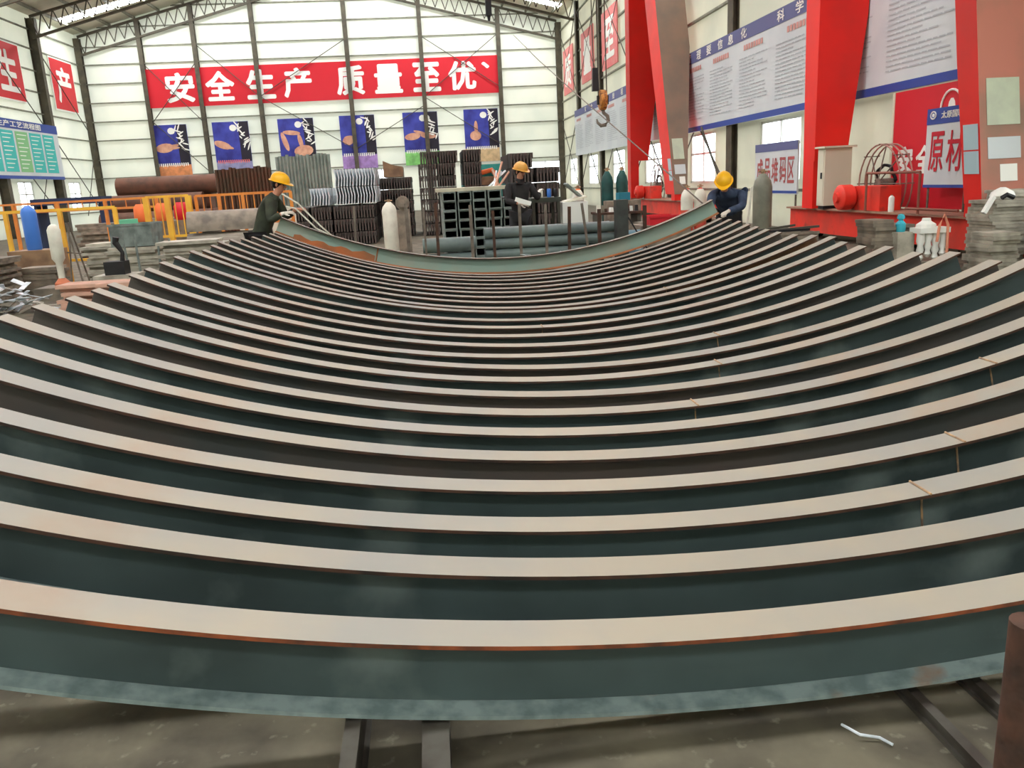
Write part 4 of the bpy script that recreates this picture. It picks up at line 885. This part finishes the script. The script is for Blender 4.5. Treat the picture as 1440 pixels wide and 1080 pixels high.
# curved steel half shells
m_shell = mat('curved_sheet_grey', (132, 124, 110), (104, 92, 80), scale=3, stretch=(1, 6, 6))
def shell(x, y, z, L_, r, rz, M, lab):
    p = MB(); n = 12; vs = []
    for e in (0, L_):
        for rr in (r, r-.03):
            for k in range(n+1): a = math.pi*k/n; vs.append((e-L_/2, rr*math.cos(a), rr*math.sin(a)))
    N = n+1; fs = []
    for k in range(n): fs += [(k, k+1, 2*N+k+1, 2*N+k), (N+k, 3*N+k, 3*N+k+1, N+k+1), (k, N+k, N+k+1, k+1), (2*N+k, 2*N+k+1, 3*N+k+1, 3*N+k)]
    fs += [(0, 2*N, 3*N, N), (n, N+n, 3*N+n, 2*N+n)]
    Mx = Matrix.Rotation(rz, 3, 'Z'); p.add([Mx@Vector(v)+Vector((x, y, z)) for v in vs], fs)
    return single(p, 'curved_sheet', M, lab, 'sheet', 'curved steel sheets left of the left worker', smooth=True)
plate_stack(-3.55, 16.0, 0, 10, 1.2, .7, .05, m_plat2, 'brown plate', 'the pile under the curved sheets')
shell(-3.65, 15.9, .53, 1.5, .34, .12, m_shell, 'lower grey curved steel sheet before the orange fence'); shell(-3.75, 16.1, .9, 1.35, .36, .18, m_plat2, 'upper brownish curved steel sheet before the orange fence')
# silver scrap heap
p = MB(); rnd = random.Random(11)
for k in range(90):
    c_ = Vector((-6.35+rnd.gauss(0, .45), 12.5+rnd.gauss(0, .3), 0)); hgt = max(.03, .40-.45*abs(c_.x+6.3)); z = rnd.uniform(.02, hgt)
    R_ = Matrix.Rotation(rnd.uniform(0, 3), 3, 'Z')@Matrix.Rotation(rnd.uniform(-.6, .6), 3, 'X')@Matrix.Rotation(rnd.uniform(-.5, .5), 3, 'Y')
    p.box((c_.x, c_.y, z+.03), (rnd.uniform(.12, .4), rnd.uniform(.03, .12), .008), R=R_, mi=0 if k % 3 else 1)
sc = single(p, 'scrap_heap', [m_silv, m_plate], 'heap of bright silver metal offcuts at the left edge', 'scrap'); sc['kind'] = 'stuff'
# brown pipes and dark blue bench farther back
for k, (x0, x1, y, z) in enumerate(((-14.1, -9.4, 38, .62), (-13.9, -9.0, 38.85, .62), (-14.0, -9.2, 39.7, .62), (-13.7, -9.8, 38.43, 1.35), (-13.95, -9.6, 39.28, 1.35), (-13.5, -9.2, 38.86, 2.1))):
    pipe(x0, x1, y, z, .42, m_pbrn, ['front bottom', 'middle bottom', 'rear bottom', 'front middle', 'rear middle', 'topmost'][k]+' big brown pipe in the pile below the leftmost poster', 'big brown pipes')
for k, x in enumerate((-13.0, -10.2)): p = MB(); p.bb(x-.1, x+.1, 37.7, 40.0, 0, .2); single(p, 'sleeper', m_wood, '%s timber sleeper under the big brown pipes' % ('left' if k == 0 else 'right'), 'timber')
p = MB(); p.bb(-13.2, -10.9, 29.6, 30.6, 1.5, 1.72); 
for x in (-13.1, -11.0): p.bb(x-.05, x+.05, 29.7, 30.5, 0, 1.5)
single(p, 'long_trough', mat('trough_navy', (38, 52, 84)), 'long dark blue trough on legs beyond the left fences', 'trough')
plate_stack(-7.4, 24.5, 0, 14, 1.0, .7, .07, m_plat2, 'brown plate', 'the pile seen through the left fences', jit=.1)
plate_stack(-9.2, 24.8, 0, 13, 1.1, .7, .07, m_plat2, 'brown plate', 'the pile behind the blue cylinder', jit=.1)
for k, (x, z, M, c_) in enumerate(((-5.75, 1.3, m_orng, 'orange'), (-5.35, 1.3, m_sred, 'red'), (-6.2, 1.3, m_orng, 'orange small'))):
    p = MB(); p.lathe((x, 19.0, z-.25), [(.14, 0), (.17, .05), (.16, .3), (.1, .38)], 10); single(p, 'plastic_drum', M, '%s plastic drum standing behind the yellow gate panel' % c_, 'drum', smooth=True)
p = MB(); p.bb(-6.5, -5.1, 18.7, 19.3, 0, 1.05); single(p, 'steel_crate', m_plat2, 'brown crate carrying the plastic drums', 'crate')

# ================================================================== PEOPLE
def skin_mesh(name, verts, edges, radii, root=0, sub=2):
    me = bpy.data.meshes.new(name); me.from_pydata([tuple(v) for v in verts], edges, [])
    o = bpy.data.objects.new(name, me); COL.objects.link(o)
    bm = bmesh.new(); bm.from_mesh(me); sl = bm.verts.layers.skin.verify()
    bm.verts.ensure_lookup_table()
    for i, v in enumerate(bm.verts):
        r = radii[i]; v[sl].radius = r if isinstance(r, tuple) else (r, r); v[sl].use_root = (i == root)
    bm.to_mesh(me); bm.free()
    md = o.modifiers.new('s', 'SKIN'); md.use_smooth_shade = True; md.branch_smoothing = .4
    sb = o.modifiers.new('u', 'SUBSURF'); sb.levels = sub; sb.render_levels = sub
    dg = bpy.context.evaluated_depsgraph_get(); out = bpy.data.meshes.new_from_object(o.evaluated_get(dg))
    bpy.data.objects.remove(o); return out
def person(label, J, hat, jacket, gloves, glove_l=True):
    """J: joints in metres; face = unit vector the face points to"""
    P = {k: Vector(v) for k, v in J.items()}; base = (P['ankL']+P['ankR'])/2; base.z = 0
    t = thing('person', label, 'person', base, 'workers in hard hats')
    nk = P['neck']; hd = P['head']; face = Vector(J['face']).normalized(); side = face.cross(Vector((0, 0, 1))).normalized(); up = side.cross(face).normalized()
    V, E, Rr, idx = [], [], [], {}
    def add(n, p, r, par=None):
        idx[n] = len(V); V.append(Vector(p)-base); Rr.append(r)
        if par: E.append((idx[par], idx[n]))
    pel = P['pelvis']; ch = P['chest']
    add('pelvis', pel, .13); add('waist', pel.lerp(ch, .45), .115, 'pelvis'); add('chest', ch, .095, 'waist'); add('nb', nk, .052, 'chest')
    add('jaw', hd-up*.055+face*.018, .062, 'nb'); add('skull', hd+up*.035-face*.01, .088, 'jaw')
    for s_ in 'LR':
        sh, el, wr, hp, kn, an, toe = (P[k+s_] for k in ('sh', 'el', 'wr', 'hip', 'knee', 'ank', 'toe'))
        add('sh'+s_, sh, .03, 'chest'); add('ua'+s_, sh.lerp(el, .5), .036, 'sh'+s_); add('el'+s_, el, .04, 'ua'+s_); add('fa'+s_, el.lerp(wr, .4), .038, 'el'+s_); add('wr'+s_, wr, .026, 'fa'+s_)
        hdir = (Vector(J['hdir'+s_])).normalized(); hs = Vector(J.get('hs'+s_, (0, 1, 0))).normalized(); palm = wr+hdir*.075
        curl = hdir.cross(hs).normalized(); curl = curl if curl.z < 0 else -curl
        add('pm'+s_, palm, (.036, .022), 'wr'+s_)
        for f_, (o_, l1, l2) in enumerate(((-.03, .038, .03), (-.01, .044, .034), (.01, .042, .032), (.03, .034, .026))):
            a = palm+hs*o_+hdir*.03; add('f%d%s' % (f_, s_), a, .010, 'pm'+s_); b_ = a+hdir*l1+curl*.012; add('g%d%s' % (f_, s_), b_, .009, 'f%d%s' % (f_, s_)); add('h%d%s' % (f_, s_), b_+hdir*l2*.5+curl*l2, .008, 'g%d%s' % (f_, s_))
        a = palm-hs*.04-hdir*.035; add('t0'+s_, a, .012, 'pm'+s_); add('t1'+s_, a-hs*.02+hdir*.035+curl*.01, .011, 't0'+s_); add('t2'+s_, a-hs*.015+hdir*.065+curl*.02, .009, 't1'+s_)
        add('hip'+s_, hp, .085, 'pelvis'); add('th'+s_, hp.lerp(kn, .5), .075, 'hip'+s_); add('kn'+s_, kn, .055, 'th'+s_); add('cf'+s_, kn.lerp(an, .4), .052, 'kn'+s_); add('an'+s_, an, .038, 'cf'+s_); add('toe'+s_, toe, (.04, .03), 'an'+s_)
    me = skin_mesh('body', V, E, Rr)
    me.materials.clear(); me.materials.append(m_skin); me.materials.append(m_glove); me.materials.append(m_hair); me.materials.append(jacket)
    wl = [(idx['wr'+s_], s_) for s_ in 'LR']
    for pl in me.polygons:
        c_ = pl.center
        if (c_-(hd-base)).length > .19 and all((c_-(P['wr'+q]-base)).length > .2 for q in 'LR'): pl.material_index = 3
        for k, s_ in wl:
            if s_ in gloves and (c_-(P['wr'+s_]-base)).dot(Vector(J['hdir'+s_]).normalized()) > -.02 and (c_-(P['wr'+s_]-base)).length < .24: pl.material_index = 1
    # nose, ears, eyes, mouth and hair joined to the same head
    bm = bmesh.new(); bm.from_mesh(me)
    def ball(c_, r, mi, sc=(1, 1, 1)):
        M_ = Matrix.Translation(Vector(c_)-base)@Matrix((side, face, up)).transposed().to_4x4()@Matrix.Diagonal((sc[0], sc[1], sc[2], 1))
        q = bmesh.ops.create_icosphere(bm, subdivisions=2, radius=r, matrix=M_)
        for f_ in {f_ for v in q['verts'] for f_ in v.link_faces}: f_.material_index = mi; f_.smooth = True
    ball(hd+face*.092-up*.012, .014, 0, (.8, 1, 1.5)); ball(hd+side*.085, .022, 0, (.4, .8, 1.3)); ball(hd-side*.085, .022, 0, (.4, .8, 1.3))
    for s_ in (-1, 1): ball(hd+face*.076+side*.032*s_+up*.012, .010, 2, (1.3, .6, .7))
    ball(hd+face*.08-up*.052, .016, 2, (1.3, .5, .3))
    ball(hd-face*.03+up*.02, .094, 2, (.98, .92, 1.02))
    bm.to_mesh(me); bm.free()
    o = link('body', me, t, base)
    # jacket: torso and sleeves
    V2, E2, R2, ix = [], [], [], {}
    def ad(n, p, r, par=None):
        ix[n] = len(V2); V2.append(Vector(p)-base); R2.append(r)
        if par: E2.append((ix[par], ix[n]))
    dn = (pel-ch).normalized()
    ad('w', pel.lerp(ch, .4), (.17, .14)); ad('h', pel+dn*.03, (.175, .15), 'w'); ad('c', ch, (.185, .165), 'w'); ad('m', ch.lerp(nk, .5), .125, 'c'); ad('n', ch.lerp(nk, .95), .078, 'm'); ad('n2', nk.lerp(hd, .28), .07, 'n')
    for s_ in 'LR':
        sh, el, wr = P['sh'+s_], P['el'+s_], P['wr'+s_]
        ad('s'+s_, sh, .080, 'c'); ad('u'+s_, sh.lerp(el, .5), .07, 's'+s_); ad('e'+s_, el, .062, 'u'+s_); ad('f'+s_, el.lerp(wr, .55), .054, 'e'+s_); ad('x'+s_, el.lerp(wr, .93), .046, 'f'+s_)
    me = skin_mesh('jacket', V2, E2, R2); me.materials.clear(); me.materials.append(jacket); link('jacket', me, t, base)
    V2, E2, R2, ix = [], [], [], {}
    ad('p', pel, (.165, .14)); 
    for s_ in 'LR':
        hp, kn, an = P['hip'+s_], P['knee'+s_], P['ank'+s_]
        ad('h'+s_, hp, .105, 'p'); ad('t'+s_, hp.lerp(kn, .5), .092, 'h'+s_); ad('k'+s_, kn, .075, 't'+s_); ad('c'+s_, kn.lerp(an, .5), .07, 'k'+s_); ad('a'+s_, kn.lerp(an, .95), .062, 'c'+s_)
    me = skin_mesh('trousers', V2, E2, R2); me.materials.clear(); me.materials.append(m_trs); link('trousers', me, t, base)
    for s_ in 'LR':
        an, toe = P['ank'+s_], P['toe'+s_]; d = (toe-an); d.z = 0; d.normalize(); V2, E2, R2, ix = [], [], [], {}
        ad('a', an+Vector((0, 0, .06)), .055); ad('b', an, .055, 'a'); ad('c', an+d*.1-Vector((0, 0, .03)), (.05, .045), 'b'); ad('d', toe+d*.03, (.048, .034), 'c')
        me = skin_mesh('boot', V2, E2, R2, sub=1)
        for v in me.vertices: v.co.z = max(v.co.z, 0)
        me.materials.clear(); me.materials.append(m_black); link('boot', me, t, base)
    # hard hat
    hb = hd+up*.042; Mx = Matrix((side, face, up)).transposed(); p = MB(); n = 24; prof = [(.128, 0), (.126, .03), (.118, .062), (.1, .092), (.07, .115), (.035, .127), (.004, .13)]
    vs = []
    for r, z in prof:
        for k in range(n):
            a = 2*math.pi*k/n; ridge = 1+.05*math.exp(-((math.cos(a))/.25)**2)*(z > .02); vs.append(hb+Mx@Vector((r*.92*math.cos(a), r*1.08*math.sin(a), z*ridge)))
    fs = [(i*n+k, i*n+(k+1) % n, (i+1)*n+(k+1) % n, (i+1)*n+k) for i in range(len(prof)-1) for k in range(n)]+[tuple(range((len(prof)-1)*n, len(prof)*n)), tuple(range(n-1, -1, -1))]
    p.add(vs, fs); ht = p.build('hard_hat', hat, t, smooth=True)
    q = MB(); vs = []
    for z, k2 in ((0, 0), (.008, 0)):
        for rr in (.118, .15):
            for k in range(n):
                a = 2*math.pi*k/n; pk = 1+(.28 if rr > .13 else 0)*max(0, math.sin(a))**3; vs.append(hb+Mx@Vector((rr*.92*math.cos(a), rr*1.05*pk*math.sin(a), z-.02*max(0, pk-1)*3)))
    fs = []
    for k in range(n):
        k1 = (k+1) % n; fs += [(k, n+k, n+k1, k1), (2*n+k, 2*n+k1, 3*n+k1, 3*n+k), (n+k, 3*n+k, 3*n+k1, n+k1), (k, k1, 2*n+k1, 2*n+k)]
    q.add(vs, fs); q.build('brim', hat, ht, smooth=True)
    return t
person('worker in dark green jacket and yellow hard hat holding the left beam end', dict(
    pelvis=(-2.32, 11.85, .95), chest=(-2.15, 11.83, 1.36), neck=(-2.07, 11.82, 1.47), head=(-1.98, 11.81, 1.62), face=(.92, -.3, -.28),
    shR=(-2.10, 11.64, 1.44), elR=(-2.10, 11.48, 1.15), wrR=(-1.93, 11.46, 1.24), hdirR=(.9, .2, .1), hsR=(0, .9, .4),
    shL=(-2.10, 12.02, 1.44), elL=(-1.98, 12.06, 1.18), wrL=(-1.82, 11.9, 1.27), hdirL=(.8, -.4, .1), hsL=(0, .9, .4),
    hipL=(-2.34, 11.95, .9), kneeL=(-2.26, 11.98, .5), ankL=(-2.38, 12.0, .1), toeL=(-2.24, 11.99, .05),
    hipR=(-2.34, 11.75, .9), kneeR=(-2.42, 11.72, .5), ankR=(-2.55, 11.7, .1), toeR=(-2.41, 11.68, .05)), m_hat, m_jgrn, 'R')
person('worker in blue jacket and yellow hard hat bending over the right beam end', dict(
    pelvis=(4.66, 12.55, .86), chest=(4.50, 12.22, 1.12), neck=(4.42, 12.08, 1.22), head=(4.37, 12.0, 1.33), face=(-.3, -.72, -.6),
    shR=(4.27, 12.2, 1.20), elR=(4.16, 11.98, .98), wrR=(4.14, 11.78, .93), hdirR=(-.3, -.8, -.2), hsR=(.9, -.3, 0),
    shL=(4.72, 12.14, 1.20), elL=(4.62, 11.9, .98), wrL=(4.34, 11.74, .93), hdirL=(-.6, -.6, -.2), hsL=(.7, -.6, 0),
    hipR=(4.55, 12.58, .82), kneeR=(4.50, 12.42, .46), ankR=(4.55, 12.62, .1), toeR=(4.48, 12.48, .05),
    hipL=(4.77, 12.52, .82), kneeL=(4.75, 12.38, .46), ankL=(4.82, 12.58, .1), toeL=(4.76, 12.44, .05)), m_hat, m_jblu, 'LR')
person('worker in black jacket and ochre hard hat standing by the work bench', dict(
    pelvis=(1.60, 14.35, .97), chest=(1.60, 14.33, 1.37), neck=(1.61, 14.31, 1.53), head=(1.63, 14.28, 1.655), face=(.55, -.75, -.2),
    shR=(1.42, 14.28, 1.45), elR=(1.38, 14.15, 1.18), wrR=(1.55, 13.98, 1.14), hdirR=(.9, -.2, -.1), hsR=(0, .5, .8),
    shL=(1.78, 14.36, 1.45), elL=(1.92, 14.3, 1.2), wrL=(1.95, 14.4, 1.3), hdirL=(.3, .6, .3), hsL=(.8, 0, .2),
    hipR=(1.50, 14.36, .92), kneeR=(1.48, 14.3, .5), ankR=(1.46, 14.36, .1), toeR=(1.5, 14.2, .05),
    hipL=(1.70, 14.36, .92), kneeL=(1.73, 14.3, .5), ankL=(1.76, 14.36, .1), toeL=(1.82, 14.21, .05)), m_hat2, m_jblk, 'LR')
# white cloth sheet in the middle worker's hand, torch hoses of the left worker
p = MB(); p.bar((1.48, 13.9, 1.22), (1.74, 13.88, 1.13), .02, .07); single(p, 'paper_sheet', m_white, 'folded white sheet held by the standing worker', 'paper')
p = MB(); p.tube([(-1.86, 11.4, 1.33), (-1.74, 11.4, 1.30), (-1.5, 11.45, 1.02), (-1.35, 11.5, .93)], .012, 6); p.tube([(-1.9, 11.42, 1.5), (-1.7, 11.42, 1.36), (-1.45, 11.46, 1.06), (-1.3, 11.5, .90)], .012, 6)
single(p, 'cutting_torch', m_wcyl, 'pale twin-tube cutting torch held by the left worker', 'torch')

for o in bpy.data.objects:
    for k in ('_w', '_p'):
        if k in o.keys(): del o[k]
